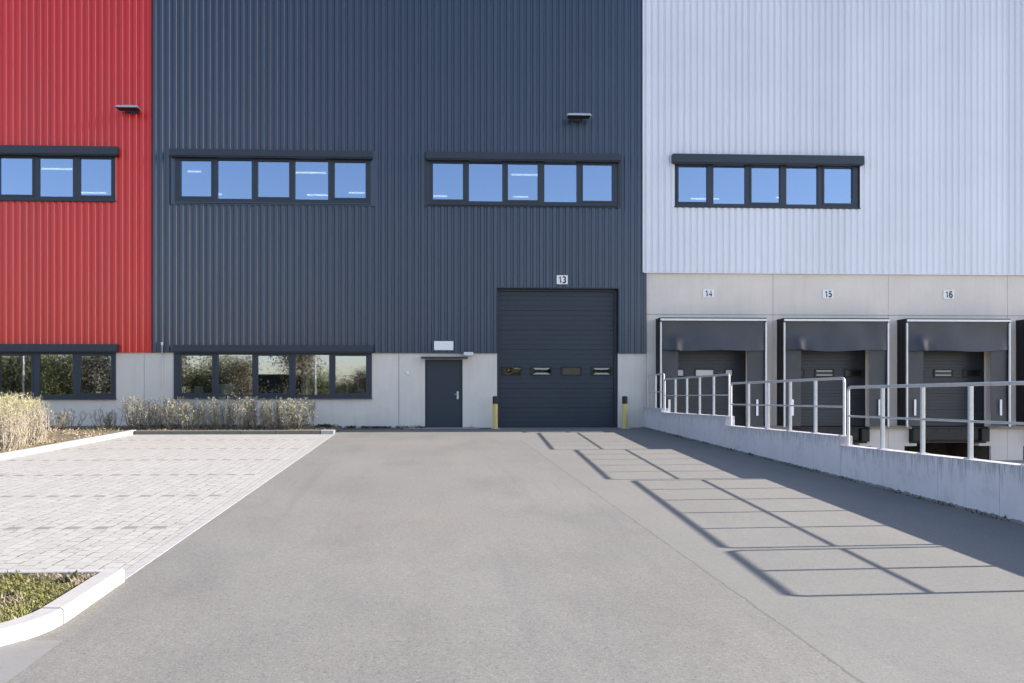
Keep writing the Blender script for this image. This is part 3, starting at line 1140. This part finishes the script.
def sign(px0, px1, py0, py1, Y, txt, label):
    x0, x1, z0, z1 = rect(px0, px1, py0, py1, Y)
    t = thing('number_sign', label, 'sign', ((x0 + x1) / 2, Y, z0), 'gate number plates')
    bm = B()
    bbox(bm, x0, x1, Y - 0.02, Y, z0, z1, 0.003)
    child('plate', bm, M['white'], t)
    H = (z1 - z0) * 0.66
    Wd = H * 0.52
    gap = H * 0.16
    sw = H * 0.12
    n = len(txt)
    total = n * Wd + (n - 1) * gap
    bm = B()
    for k, ch in enumerate(txt):
        ox = (x0 + x1) / 2 - total / 2 + k * (Wd + gap)
        oz = (z0 + z1) / 2 - H / 2
        for line in STROKES[ch]:
            t_ = bmesh.new()
            tube(t_, [(u * Wd, 0, v * H) for u, v in line], sw, 8)
            bmesh.ops.scale(t_, vec=(1, 0.12, 1), verts=t_.verts[:])
            bmesh.ops.translate(t_, vec=(ox, Y - 0.022, oz), verts=t_.verts[:])
            merge(bm, t_)
    child('digits', bm, M['ink'], t)


sign(556.6, 567.6, 275.3, 284.3, FY - 0.014, '13', 'white plate reading 13 above the large roller door')
sign(703, 713.8, 289.3, 297.7, FY + 0.043, '14', 'white plate reading 14 on the concrete band')
sign(822.6, 833.2, 289.8, 298.4, FY + 0.043, '15', 'white plate reading 15 on the concrete band')
sign(943.2, 954, 290.2, 299, FY + 0.043, '16', 'white plate reading 16 on the concrete band')

# blank plate over the entrance door
x0, x1, z0, z1 = rect(434, 453.3, 341.2, 350.3)
bm = B()
bbox(bm, x0, x1, FY - 0.05, FY - 0.002, z0, z1, 0.01)
tag(mesh_obj('sign_plate', bm, M['white']), 'blank white plate on the blue cladding above the entrance door', 'sign')
# small lamp beside the canopy
x0, x1, z0, z1 = rect(463.5, 473, 352.2, 356)
t = thing('wall_lamp', 'small pale lamp at the right end of the entrance door canopy', 'lamp', ((x0 + x1) / 2, FY, z0))
bm = B()
bbox(bm, x0, x1, FY - 0.16, FY - 0.02, z0, z1, 0.02)
child('housing', bm, M['alu'], t)
bm = B()
box(bm, (x0 + x1) / 2 - 0.03, (x0 + x1) / 2 + 0.03, FY - 0.02, FY + 0.04, z0 + .01, z1 - .02)
child('bracket', bm, M['galv'], t)
# call button left of the door
x0, x1, z0, z1 = rect(406, 409, 371, 374.4)
bm = B()
bbox(bm, x0, x1, FY + 0.005, FY + 0.044, z0, z1, 0.008)
tag(mesh_obj('door_bell', bm, M['white']), 'tiny white bell box on concrete left of the entrance door', 'bell')


def floodlight(px0, px1, py0, py1, label):
    x0, x1, z0, z1 = rect(px0, px1, py0, py1, FY - 0.3)
    c = (x0 + x1) / 2
    t = thing('floodlight', label, 'floodlight', (c, FY, z0), 'flat floodlights high on the facade')
    bm = B()
    # tapered flat head
    tb = bmesh.new()
    box(tb, x0, x1, FY - 0.52, FY - 0.16, z0, z0 + 0.075)
    for v in tb.verts:
        if v.co.z > z0 + 0.05:
            v.co.x = c + (v.co.x - c) * 0.86
            v.co.y += 0.03 if v.co.y < FY - 0.3 else -0.03
    bmesh.ops.bevel(tb, geom=tb.edges[:], offset=0.012, segments=2, affect='EDGES')
    merge(bm, tb)
    for k in range(7):
        xx = c - 0.15 + 0.05 * k
        box(bm, xx - .006, xx + .006, FY - 0.4, FY - 0.2, z0 + 0.088, z0 + 0.115)
    child('housing', bm, M['galv'], t)
    bm = B()
    box(bm, x0 + .05, x1 - .05, FY - 0.50, FY - 0.18, z0 - .006, z0 - .0005)
    child('lens', bm, M['black'], t)
    bm = B()
    for s in (-1, 1):
        tube(bm, [(c + s * .16, FY + 0.03, z0 + 0.02), (c + s * .16, FY - 0.2, z0 + 0.05)], 0.015, 8)
    bbox(bm, c - 0.22, c + 0.22, FY - 0.03, FY - 0.002, z0 - 0.03, z0 + 0.10, 0.005)
    child('bracket', bm, M['trim'], t)


floodlight(116.5, 141, 104.5, 109.5, 'flat grey floodlight on the red cladding')
floodlight(565.5, 591, 112, 117.5, 'flat grey floodlight on the slate blue cladding')

# lightning conductor beside the blue ground floor window
xx, z0 = P(162.5, 388)
_, z1 = P(162.5, 344)
t = thing('lightning_conductor', 'thin pale conductor rod with tip clamp left of the hedge window', 'rod', (xx, FY, z0))
bm = B()
tube(bm, [(xx, FY + 0.02, z0), (xx, FY + 0.02, Z_CL - 0.08), (xx, FY - 0.03, Z_CL - 0.03), (xx, FY - 0.03, z1)], 0.012, 8)
child('rod', bm, M['galv'], t)
bm = B()
bbox(bm, xx - .035, xx + .035, FY - .06, FY - .008, z1 - .04, z1 + .06, .01)
child('clamp', bm, M['alu'], t)

# ------------------------------------------------------------------ bollards
def bollard(px, side):
    Y = FY - 0.28
    X = PXX(px, Y)
    t = thing('bollard', 'yellow and black steel bollard at the %s jamb of the roller door' % side, 'bollard', (X, Y, gz(Y)), 'bollards guarding the roller door')
    r = 0.083
    bm = B()
    tube(bm, [(X, Y, gz(Y) - .1), (X, Y, 0.78)], r, 24)
    child('post', bm, M['yellow'], t)
    bm = B()
    tube(bm, [(X, Y, 0.78), (X, Y, 0.99), (X, Y, 1.02), (X, Y, 1.03)], [r + .003, r + .003, r - .01, 0.04], 24)
    child('cap', bm, M['black'], t)
    bm = B()
    bbox(bm, X - .14, X + .14, Y - .14, Y + .14, gz(Y) - .05, gz(Y) + .012, .003)
    child('base_plate', bm, M['galv'], t)


bollard(495.2, 'left')
bollard(624.8, 'right')

# ------------------------------------------------------------------ ramp wall and railings
WX0, WX1 = 7.12, 7.34
secs = [(24.95, 27.04, 0.655), (19.55, 24.95, 0.54), (14.08, 19.55, 0.318), (8.62, 14.08, 0.16), (3.1, 8.62, 0.15), (-2.5, 3.1, -0.0), (-8.0, -2.5, -0.2)]
t = thing('ramp_wall', 'long stepped concrete retaining wall beside the asphalt apron', 'wall', (7.2, 27, 0))
bm = B()
cap = B()
joints_px = {3: [898, 935, 980], 2: [797.5, 813], 1: [690]}
for i, (a, b, zt) in enumerate(secs):
    cuts = [a, b]
    if i in (1, 2):
        cuts += [a + (b - a) * .34, a + (b - a) * .68]
    elif i >= 3:
        cuts += [a + (b - a) * .27, a + (b - a) * .5, a + (b - a) * .76]
    cuts = sorted(cuts)
    for p, q in zip(cuts, cuts[1:]):
        g = 0.003
        bbox(bm, WX0, WX1, p + g, q - g, -1.5, zt - 0.0, 0.008)
mw, nt, bs = new_mat('stained_wall_concrete')
v = coords(nt)
sep = N(nt, 'ShaderNodeSeparateXYZ')
nt.links.new(v, sep.inputs[0])
a_ = noise_n(nt, v, 0.9, 6, 0.6)
c = mix(nt, (0.54, 0.52, 0.54), (0.71, 0.68, 0.71), a_)
st = noise_n(nt, coords(nt, (1, 7, 0.45)), 1.0, 6, 0.7)
c = mix(nt, c, (0.20, 0.20, 0.20), ramp(nt, st, [(0.56, 0.0), (0.8, 0.45)]))
vx = noise_n(nt, coords(nt, (1, 26, 0.8)), 1.0, 3, 0.7)
c = mix(nt, c, (0.16, 0.155, 0.15), ramp(nt, vx, [(0.64, 0.0), (0.78, 0.35)]))
c = mix(nt, c, (0.40, 0.40, 0.40), math_n(nt, 'MULTIPLY', noise_n(nt, v, 9, 5), 0.35))
# rust and algae drips running down from the coping; the coping steps with y
top = None
for yv, dz in ((3.1, .15), (8.62, .01), (14.08, .158), (19.55, .222), (24.95, .115)):
    term = math_n(nt, 'MULTIPLY', math_n(nt, 'GREATER_THAN', sep.outputs[1], yv), dz)
    top = term if top is None else math_n(nt, 'ADD', top, term)
depth = math_n(nt, 'SUBTRACT', top, sep.outputs[2])
dl = noise_n(nt, coords(nt, (0, 9, 0)), 1.0, 4, 0.8)
reach = ramp(nt, dl, [(0.45, 0.02), (0.72, 0.55)])
drip = math_n(nt, 'LESS_THAN', depth, reach)
fade = math_n(nt, 'SUBTRACT', 0.62, math_n(nt, 'MULTIPLY', depth, 1.1))
dn = ramp(nt, noise_n(nt, coords(nt, (1, 40, 2)), 1.0, 2), [(0.4, 0.2), (0.6, 1.0)])
c = mix(nt, c, (0.13, 0.12, 0.115), math_n(nt, 'MULTIPLY', math_n(nt, 'MULTIPLY', drip, fade), dn))
blot = ramp(nt, noise_n(nt, v, 2.2, 6, 0.75), [(0.52, 0.0), (0.68, 0.4)])
c = mix(nt, c, (0.33, 0.325, 0.325), blot)
# grime just above the asphalt
hgt = math_n(nt, 'SUBTRACT', sep.outputs[2], math_n(nt, 'MULTIPLY', math_n(nt, 'SUBTRACT', sep.outputs[1], 27.0), SLOPE))
gr = math_n(nt, 'LESS_THAN', hgt, math_n(nt, 'MULTIPLY', noise_n(nt, v, 9, 4), 0.075))
c = mix(nt, c, (0.09, 0.085, 0.07), math_n(nt, 'MULTIPLY', gr, 0.75))
nt.links.new(c, bs.inputs['Base Color'])
bs.inputs['Roughness'].default_value = 0.85
bump(nt, bs, noise_n(nt, v, 25, 4), 0.3, 0.006)
child('wall_panels', bm, mw, t)
# dark joint filler inside
bm = B()
for i, (a, b, zt) in enumerate(secs):
    box(bm, WX0 + 0.012, WX1 - 0.012, a + 0.03, b - 0.03, -1.45, zt - 0.014)
child('joint_filler', bm, M['core'], t)


def railing(y0, y1, zbase, ztop, bays, label, far_round=True, near_round=True, x=7.235):
    t = thing('railing', label, 'railing', (x, y0, zbase), 'galvanised railings on the ramp wall')
    r = 0.024
    bm = B()
    R_ = 0.07
    pts = []
    # near post (y0) up, bend, rail, bend, far post down
    pts.append((x, y0, zbase))
    pts.append((x, y0, ztop - R_))
    for k in range(1, 6):
        a = pi / 2 * k / 5
        pts.append((x, y0 + R_ - R_ * cos(a), ztop - R_ + R_ * sin(a)))
    for k in range(0, 5):
        a = pi / 2 * k / 5
        pts.append((x, y1 - R_ + R_ * sin(a), ztop - R_ + R_ * cos(a)))
    pts.append((x, y1, ztop - R_))
    pts.append((x, y1, zbase))
    tube(bm, pts, r, 10)
    child('top_rail', bm, M['galv'], t, smooth=False)
    bm = B()
    zm = zbase + 0.50
    tube(bm, [(x, y0 + r * .8, zm), (x, y1 - r * .8, zm)], 0.016, 8)
    child('mid_rail', bm, M['galv'], t)
    for k in range(1, bays):
        y = y0 + (y1 - y0) * k / bays
        bm = B()
        bbox(bm, x - 0.026, x + 0.026, y - 0.022, y + 0.022, zbase, ztop - r * 0.7, 0.004)
        child('post', bm, M['galv'], t)
    for k in range(bays + 1):
        y = y0 + (y1 - y0) * k / bays
        y = min(max(y, y0 + 0.03), y1 - 0.03)
        bm = B()
        bbox(bm, x - 0.055, x + 0.055, y - 0.06, y + 0.06, zbase + 0.0005, zbase + 0.012, 0.002)
        child('foot_plate', bm, M['galv'], t)


railing(25.05, 26.85, 0.655, 1.70, 2, 'short raised railing against the building at the top of the ramp wall')
railing(19.62, 24.97, 0.54, 1.53, 5, 'railing section on the wall in front of shelter 14')
railing(14.16, 19.50, 0.318, 1.31, 5, 'railing section on the second wall step, in front of shelter 15')
railing(8.68, 14.02, 0.16, 1.15, 5, 'nearest railing section running to the right edge of the photo')
railing(6.84, 8.56, 0.15, 1.145, 2, 'short last railing section outside the frame that casts the nearest shadow')

# ------------------------------------------------------------------ vegetation
def shrub_bm(seed, h, spread, nst, leaf, nleaf, base=0.1, leafw=0.5, low=0.0, twigs=8, thin=0.006, twl=0.2):
    """many-stemmed bush: stems rise from a broad foot, fork into twigs; leaves sit along the twigs above height `low`"""
    rn = random.Random(seed)
    st, lf = B(), B()
    tips = []
    for i in range(nst):
        a = rn.uniform(0, 2 * pi)
        q = math.sqrt(rn.random())
        p0 = Vector((cos(a) * q * base, sin(a) * q * base, -0.05))
        a2 = a + rn.gauss(0, .5)
        top = Vector((cos(a2) * q * spread, sin(a2) * q * spread, h * rn.uniform(.72, 1.02) * (1 - .16 * q * q)))
        pts = []
        nseg = 5
        for k in range(nseg + 1):
            t = k / nseg
            p = p0.lerp(top, t)
            bulge = sin(t * pi) * .12 * spread
            p += Vector((cos(a2) * bulge, sin(a2) * bulge, 0)) + Vector((rn.gauss(0, .018), rn.gauss(0, .018), 0)) * (k > 0)
            pts.append(p)
        rad = [thin * (1.5 - 1.15 * k / nseg) for k in range(nseg + 1)]
        tube(st, pts, rad, 4, caps=False)
        for s_ in range(twigs):
            k = rn.randint(0, nseg - 1)
            b0 = pts[k].lerp(pts[k + 1], rn.random())
            d = Vector((rn.gauss(0, .8), rn.gauss(0, .8), rn.uniform(0.2, 1.5))).normalized() * rn.uniform(.4, 1.2) * twl * h
            e = b0 + d
            e.z = min(e.z, h * rn.uniform(.93, 1.03))
            if e.z < .04:
                continue
            m_ = b0.lerp(e, .5) + Vector((rn.gauss(0, .012), rn.gauss(0, .012), 0))
            tube(st, [b0, m_, e], [thin * .55, thin * .45, thin * .22], 3, caps=False)
            tips.append((b0, e))
        tips.append((pts[-2], pts[-1]))
    n = 0
    while n < nleaf:
        b0, e = rn.choice(tips)
        t = rn.random() ** .6
        p = b0.lerp(e, t) + Vector((rn.gauss(0, .012), rn.gauss(0, .012), rn.gauss(0, .012)))
        if rn.random() > (0.12 if p.z < low * h else 1.0):
            n += .25
            continue
        n += 1
        d = Vector((rn.gauss(0, 1), rn.gauss(0, 1), rn.gauss(.4, 1))).normalized()
        s = d.cross(Vector((rn.gauss(0, 1), rn.gauss(0, 1), rn.gauss(0, 1)))).normalized()
        L = leaf * rn.uniform(.5, 1.4)
        w = L * leafw * .5
        lf.faces.new([lf.verts.new(q) for q in (p, p + d * L * .5 + s * w, p + d * L, p + d * L * .5 - s * w)])
    return st, lf


def make_plant(name, seed, mats, label, cat, group, **kw):
    st, lf = shrub_bm(seed, **kw)
    t = thing(name, label, cat, (0, 0, -50), group)
    mesh_obj('stems', st, M[mats[0]], t, recalc=False)
    mesh_obj('foliage', lf, M[mats[1]], t, recalc=False)
    return t


def dup(root, loc, rz, sc, label=None):
    r = root.copy()
    COL.objects.link(r)
    r.location = loc
    r.rotation_euler = (0, 0, rz)
    r.scale = sc
    if label:
        r['label'] = label
    for ch in list(root.children):
        c = ch.copy()
        COL.objects.link(c)
        c.parent = r
    return r


G1 = 'low hedge shrubs along the facade'
protos = [make_plant('hedge_shrub', 11 + i, ('twig', 'leaf_pale'), 'x', 'shrub', G1, h=1.02, spread=0.50, nst=30, leaf=0.036, nleaf=3000, base=.24, twigs=12, low=.15) for i in range(3)]
hedge = [  # px of stem foot, height scale, width scale, label
    (139, 1.05, 1.0, 'dark-stemmed first shrub of the hedge, in front of the joint left of the blue-wall window'),
    (155, 0.90, .9, 'thin pale hedge shrub in front of the lightning conductor'),
    (174, 1.0, 1.0, 'hedge shrub under the left end of the blue-wall ground floor window'),
    (191, .98, .9, 'hedge shrub under the leftmost pane of the blue-wall window'),
    (207, .84, .8, 'lowest hedge shrub, in the dip between two taller ones'),
    (224, 1.0, 1.0, 'hedge shrub under the pale monitor in the window'),
    (241, 1.03, 1.0, 'bushy yellow-tipped hedge shrub under the second pane'),
    (258, .98, .95, 'hedge shrub under the mullion right of the second pane'),
    (273, .90, .8, 'thin hedge shrub under the middle pane'),
    (287, 1.0, .95, 'hedge shrub under the right edge of the middle pane'),
    (302, .97, .95, 'last hedge shrub, at the right end of the row'),
]
rn = random.Random(5)
HY = 25.45
for i, (px, hs, ws, lab) in enumerate(hedge):
    y = HY + rn.uniform(-.08, .08)
    pr = protos[i % 3]
    loc = (PXX(px, y), y, gz(y) + .05)
    rz = rn.uniform(0, 6.28)
    if i < 3:
        pr.location = loc
        pr.rotation_euler = (0, 0, rz)
        pr.scale = (ws, ws, hs)
        pr['label'] = lab
    else:
        dup(pr, loc, rz, (ws, ws, hs), lab)
# low sparse shrubs below the red wall window
G2 = 'small bare shrubs under the red-wall window'
pr = make_plant('low_shrub', 31, ('twig', 'leaf_pale'), 'grey twiggy small shrub right of the big yellow bushes', 'shrub', G2, h=.62, spread=.36, nst=14, leaf=.032, nleaf=700, base=.14, twigs=8)
pr.location = (PXX(54, 25.2), 25.2, gz(25.2) + .06)
for px, y, s, lab in [(71, 25.5, 1.15, 'tallest small bare shrub under the right pane of the red-wall window'),
                      (101, 25.7, 1.15, 'small bare shrub just under the right frame end of the red-wall window'),
                      (113, 25.7, .9, 'lowest small bare shrub on the bare concrete, between window end and hedge')]:
    dup(pr, (PXX(px, y), y, gz(y) + .06), rn.uniform(0, 6), (s, s, s), lab)
pr.rotation_euler = (0, 0, 1.0)
pr.scale = (1.1, 1.1, 1.0)

# big yellow bushes at the left edge
G3 = 'tall straw-coloured bushes at the left edge'
def big_bush(seed, label):
    t = thing('bush', label, 'bush', (0, 0, -50), G3)
    st, lf = shrub_bm(seed, h=1.22, spread=.66, nst=230, leaf=.04, nleaf=2000, base=.55, low=.66, twigs=6, thin=.0065, twl=.16)
    mesh_obj('stems', st, M['stalk'], t, recalc=False)
    mesh_obj('foliage', lf, M['leaf_yellow'], t, recalc=False)
    # dry leaves among the lower stems
    _, dry = shrub_bm(seed + 50, h=.85, spread=.68, nst=40, leaf=.04, nleaf=800, base=.6)
    _.free()
    mesh_obj('dry_leaves', dry, M['leaf_straw'], t, recalc=False)
    return t


b1 = big_bush(41, 'yellow-tipped straw bush, rightmost of the bushes by the left kerb')
b1.location = (PXX(17, 20.3), 20.3, gz(20.3) + .05)
b1.scale = (1, 1, 1.02)
b1.rotation_euler = (0, 0, .4)
b2 = big_bush(42, 'straw bush at the very left edge of the photo')
b2.location = (PXX(-6, 18.9), 18.9, gz(18.9) + .05)
b2.scale = (1, 1, .98)
dup(b1, (PXX(-30, 21.0), 21.0, gz(21) + .05), 2.1, (1, 1, 1.05), 'straw bush just outside the left edge')
dup(b2, (PXX(12, 22.8), 22.8, gz(22.8) + .05), 3.4, (.95, .95, 1.0), 'straw bush standing behind the two front ones')
dup(b1, (PXX(-62, 22.0), 22.0, gz(22) + .05), 4.4, (1.1, 1.1, 1.0), 'straw bush farthest out of frame to the left')

# scattered leaf litter, weeds and clumps on the bed (uncountable)
def scatter(name, mat, n, region, size, seed, up=0.3, hmax=0.0, zoff=0.08, dens=None, leaf=0.4):
    rn = random.Random(seed)
    bm = B()
    k = 0
    while k < n:
        x, y = rn.uniform(region[0], region[1]), rn.uniform(region[2], region[3])
        if dens and rn.random() > dens(x, y):
            continue
        k += 1
        p = Vector((x, y, gz(y) + zoff + rn.random() * hmax))
        d = Vector((rn.gauss(0, 1), rn.gauss(0, 1), abs(rn.gauss(0, up)))).normalized()
        s = d.cross(Vector((rn.gauss(0, .4), rn.gauss(0, .4), 1))).normalized()
        L = size * rn.uniform(.5, 1.4)
        w = L * leaf
        bm.faces.new([bm.verts.new(q) for q in (p, p + d * L * .5 + s * w * .5, p + d * L, p + d * L * .5 - s * w * .5)])
    o = mesh_obj(name, bm, M[mat], recalc=False)
    o['kind'] = 'stuff'
    return o


def patchy(x, y):
    return max(0.05, min(1, .5 + 1.6 * noise.noise(Vector((x * .9, y * .9, 3)))))


scatter('leaf_litter', 'leaf_straw', 9000, (-14.5, -8.5, 13.5, 26.6), .07, 1, .5, .04, .08, lambda x, y: patchy(x, y) if x < KX(y) - .15 else 0)
scatter('ground_cover', 'grass', 1600, (-14.5, -8.5, 16, 26.6), .06, 2, 2.0, .06, .09, lambda x, y: patchy(x + 7, y - 3) ** 3 if x < KX(y) - .15 else 0)
scatter('weeds', 'leaf_dark', 2600, (-9.2, -2.7, 26.2, 26.98), .07, 3, 1.5, .05, .06, lambda x, y: patchy(x * 3, y))
scatter('leaf_litter', 'leaf_straw', 2400, (-8.3, -2.7, 24.5, 26.9), .05, 8, .3, .01, .085, patchy)
scatter('weeds', 'leaf_dark', 900, (-2.6, PXX(425), 26.75, 27.02), .06, 4, 2.0, .03, 0.0, lambda x, y: patchy(x * 4, y))
scatter('weeds', 'leaf_dark', 500, (6.98, 7.12, 9.5, 27.0), .04, 6, 2.0, .02, 0.0, lambda x, y: patchy(x, y * 2))
scatter('pebbles', 'kerb', 130, (PXX(399), PXX(424), 26.6, 26.98), .06, 9, .6, .05, 0.005, None, .8)
scatter('pebbles', 'kerb', 40, (PXX(463), PXX(474), 26.75, 26.98), .05, 10, .6, .03, 0.005, None, .8)

# verge grass of the near island
def grass(name, mat, n, seed, hgt, dens, lean=.6, wid=.006):
    rn = random.Random(seed)
    bm = B()
    k = 0
    while k < n:
        x, y = rn.uniform(-5.2, -2.74), rn.uniform(5.47, 7.24)
        # rounded corner of the kerb
        dx, dy = x + 3.42, y - 6.14
        if dx > 0 and dy < 0 and math.hypot(dx, dy) > .66:
            continue
        if rn.random() > dens(x, y):
            continue
        k += 1
        z = gz(y) + .068
        a = rn.uniform(0, 2 * pi)
        h = hgt * rn.uniform(.4, 1.2)
        l = h * rn.uniform(0, lean)
        w = wid * rn.uniform(.6, 1.3)
        px_, py_ = -sin(a) * w, cos(a) * w
        m1 = Vector((x + cos(a) * l * .35, y + sin(a) * l * .35, z + h * .6))
        e = Vector((x + cos(a) * l, y + sin(a) * l, z + h * rn.uniform(.7, 1)))
        v0 = bm.verts.new((x - px_, y - py_, z)); v1 = bm.verts.new((x + px_, y + py_, z))
        v2 = bm.verts.new((m1.x + px_ * .8, m1.y + py_ * .8, m1.z)); v3 = bm.verts.new((m1.x - px_ * .8, m1.y - py_ * .8, m1.z))
        v4 = bm.verts.new(e)
        bm.faces.new((v0, v1, v2, v3)); bm.faces.new((v3, v2, v4))
    o = mesh_obj(name, bm, M[mat], recalc=False)
    o['kind'] = 'stuff'


def gd(x, y):
    return max(0.04, min(1, .55 + 1.9 * noise.noise(Vector((x * 2.3, y * 2.3, 9)))))


grass('grass', 'grass', 14000, 21, .045, gd, 1.5)
grass('dry_grass', 'leaf_straw', 9000, 22, .05, lambda x, y: 1.05 - gd(x, y), 1.8)
scatter('leaf_litter', 'leaf_straw', 500, (-5, -2.95, 5.7, 7.2), .04, 12, .3, .01, .075, None, .5)
scatter('weeds', 'leaf_dark', 1200, (-5, -2.85, 5.9, 7.24), .05, 13, 2, .02, .07, lambda x, y: gd(x + 4, y))

# ---- trees, shed and lamp posts across the road, reflected in the ground floor panes
G4 = 'trees across the road, mirrored in the panes'
def make_tree(seed, h, r, mat, label):
    rn = random.Random(seed)
    t = thing('tree', label, 'tree', (0, 0, -60), G4)
    tb = B()
    tube(tb, [(0, 0, -.2), (.05, 0, h * .2), (0, .1, h * .55), (.1, 0, h * .92)], [.16, .13, .09, .02], 8)
    br = []
    for i in range(14):
        z = h * rn.uniform(.12, .8)
        a = rn.uniform(0, 6.28)
        L = r * rn.uniform(.6, 1.0) * (1 - .35 * z / h)
        e = Vector((cos(a) * L, sin(a) * L, z + L * rn.uniform(.3, .9)))
        b0 = Vector((0, 0, z))
        tube(tb, [b0, b0.lerp(e, .5) + Vector((0, 0, .1)), e], [.05, .035, .012], 5, caps=False)
        br.append((b0, e))
    mesh_obj('trunk', tb, M['bark'], t, recalc=False)
    lf = B()
    cl = []
    for b0, e in br:
        for k in range(4):
            cl.append((b0.lerp(e, rn.uniform(.4, 1.05)) + Vector((rn.gauss(0, .3), rn.gauss(0, .3), rn.gauss(0, .3))), rn.uniform(.35, .7)))
    for i in range(11000):
        cc, rr = rn.choice(cl)
        p = cc + Vector((rn.gauss(0, rr), rn.gauss(0, rr), rn.gauss(0, rr * .9)))
        d = Vector((rn.gauss(0, 1), rn.gauss(0, 1), rn.gauss(0, 1))).normalized()
        s = d.cross(Vector((rn.gauss(0, 1), rn.gauss(0, 1), rn.gauss(0, 1)))).normalized()
        L = rn.uniform(.08, .2)
        lf.faces.new([lf.verts.new(q) for q in (p, p + d * L * .5 + s * L * .3, p + d * L, p + d * L * .5 - s * L * .3)])
    mesh_obj('crown', lf, M[mat], t, recalc=False)
    return t


tp = [make_tree(51, 5.6, 2.4, 'tree1', 'olive tree across the road, mirrored in the panes'), make_tree(52, 6.6, 2.2, 'tree2', 'brown budding tree across the road, mirrored in the panes'),
      make_tree(53, 4.7, 2.5, 'tree1', 'low olive tree across the road, mirrored in the panes')]
tl = ['olive tree across the road, mirrored in the panes', 'brown budding tree across the road, mirrored in the panes', 'low olive tree across the road, mirrored in the panes']
spots = []
rn = random.Random(77)
x = -62
i = 0
while x < 30:
    if not (-16.7 < x < -11.3):
        spots.append((x + rn.uniform(-.5, .5), rn.uniform(-26, -21), i % 3))
    x += rn.uniform(1.6, 2.6)
    i += 1
used = set()
for (x, y, k) in spots:
    s = rn.uniform(.85, 1.1) * (.72 if -9.4 < x < -4.2 or -26 < x < -23.5 or x < -45 else 1.08)
    if k not in used:
        used.add(k)
        tp[k].location = (x, y, -1.12)
        tp[k].scale = (s, s, s)
    else:
        dup(tp[k], (x, y, -1.12), rn.uniform(0, 6), (s, s, s * rn.uniform(.9, 1.1)), tl[k])
t = thing('shed', 'low dark green shed across the road, mirrored in the middle pane', 'shed', (-13.6, -24, -1.12))
bm = B()
box(bm, -16.2, -11.7, -29, -25.5, -1.2, 3.0)
child('wall', bm, M['shed'], t)
bm = B()
bbox(bm, -16.4, -11.5, -29.2, -25.3, 3.0, 3.2, .02)
child('roof', bm, M['trim'], t)
for X, lab in ((-9.6, 'pale street lamp across the road, mirrored in the pane above the white shelf'), (-34.8, 'pale street lamp across the road, mirrored in the red-wall panes')):
    t = thing('street_lamp', lab, 'street lamp', (X, -20, -1.1), 'street lamps across the road')
    bm = B()
    tube(bm, [(X, -20, -1.15), (X, -20, 5.2)], [.085, .05], 10)
    child('post', bm, M['alu'], t)
    bm = B()
    bbox(bm, X - .35, X + .35, -20.1, -19.9, 5.2, 5.3, .02)
    child('lamp_head', bm, M['galv'], t)

# ------------------------------------------------------------------ light
EL, AZ = radians(22.5), radians(2.75)      # sun stands to the right, a touch behind the facade plane
wd = bpy.data.worlds.new('World')
S.world = wd
wd.use_nodes = True
nt = wd.node_tree
bg = nt.nodes['Background']
sky = nt.nodes.new('ShaderNodeTexSky')
sky.sky_type = 'NISHITA'
sky.sun_disc = False
sky.sun_elevation = EL
sky.sun_rotation = radians(90) - AZ
sky.air_density = 1.0
sky.dust_density = 0.8
sky.ozone_density = 2.0
wb = nt.nodes.new('ShaderNodeMix')          # daylight white balance of the photograph
wb.data_type = 'RGBA'
wb.blend_type = 'MULTIPLY'
wb.inputs[0].default_value = 1.0
wb.inputs[7].default_value = (1.11, 0.99, 0.98, 1)
nt.links.new(sky.outputs[0], wb.inputs[6])
nt.links.new(wb.outputs[2], bg.inputs[0])
bg.inputs[1].default_value = 0.124

ld = bpy.data.lights.new('sun', 'SUN')
ld.energy = 5.0
ld.angle = radians(0.45)
ld.color = (1.0, 0.93, 0.845)
lo = bpy.data.objects.new('sun', ld)
link(lo)
d = -Vector((cos(EL) * cos(AZ), cos(EL) * sin(AZ), sin(EL)))
lo.rotation_euler = d.to_track_quat('-Z', 'Y').to_euler()
lo.location = (40, 10, 30)

# ------------------------------------------------------------------ camera
cd = bpy.data.cameras.new('camera')
cd.sensor_width = 36
cd.lens = F / 1024 * 36
cd.shift_x = (512 - PX) / 1024
cd.shift_y = (PY - 341.5) / 1024
cd.clip_start = 0.05
cd.clip_end = 3000
co = bpy.data.objects.new('camera', cd)
link(co)
co.location = (0, 0, EYE)
co.rotation_euler = (pi / 2, 0, -YAW)
S.camera = co

vs = S.view_settings
vs.view_transform = 'Standard'
vs.look = 'None'
vs.exposure = 1.56
vs.gamma = 1.0
vs.use_curve_mapping = False
S.render.engine = 'CYCLES'
S.cycles.use_denoising = True
S.cycles.max_bounces = 8
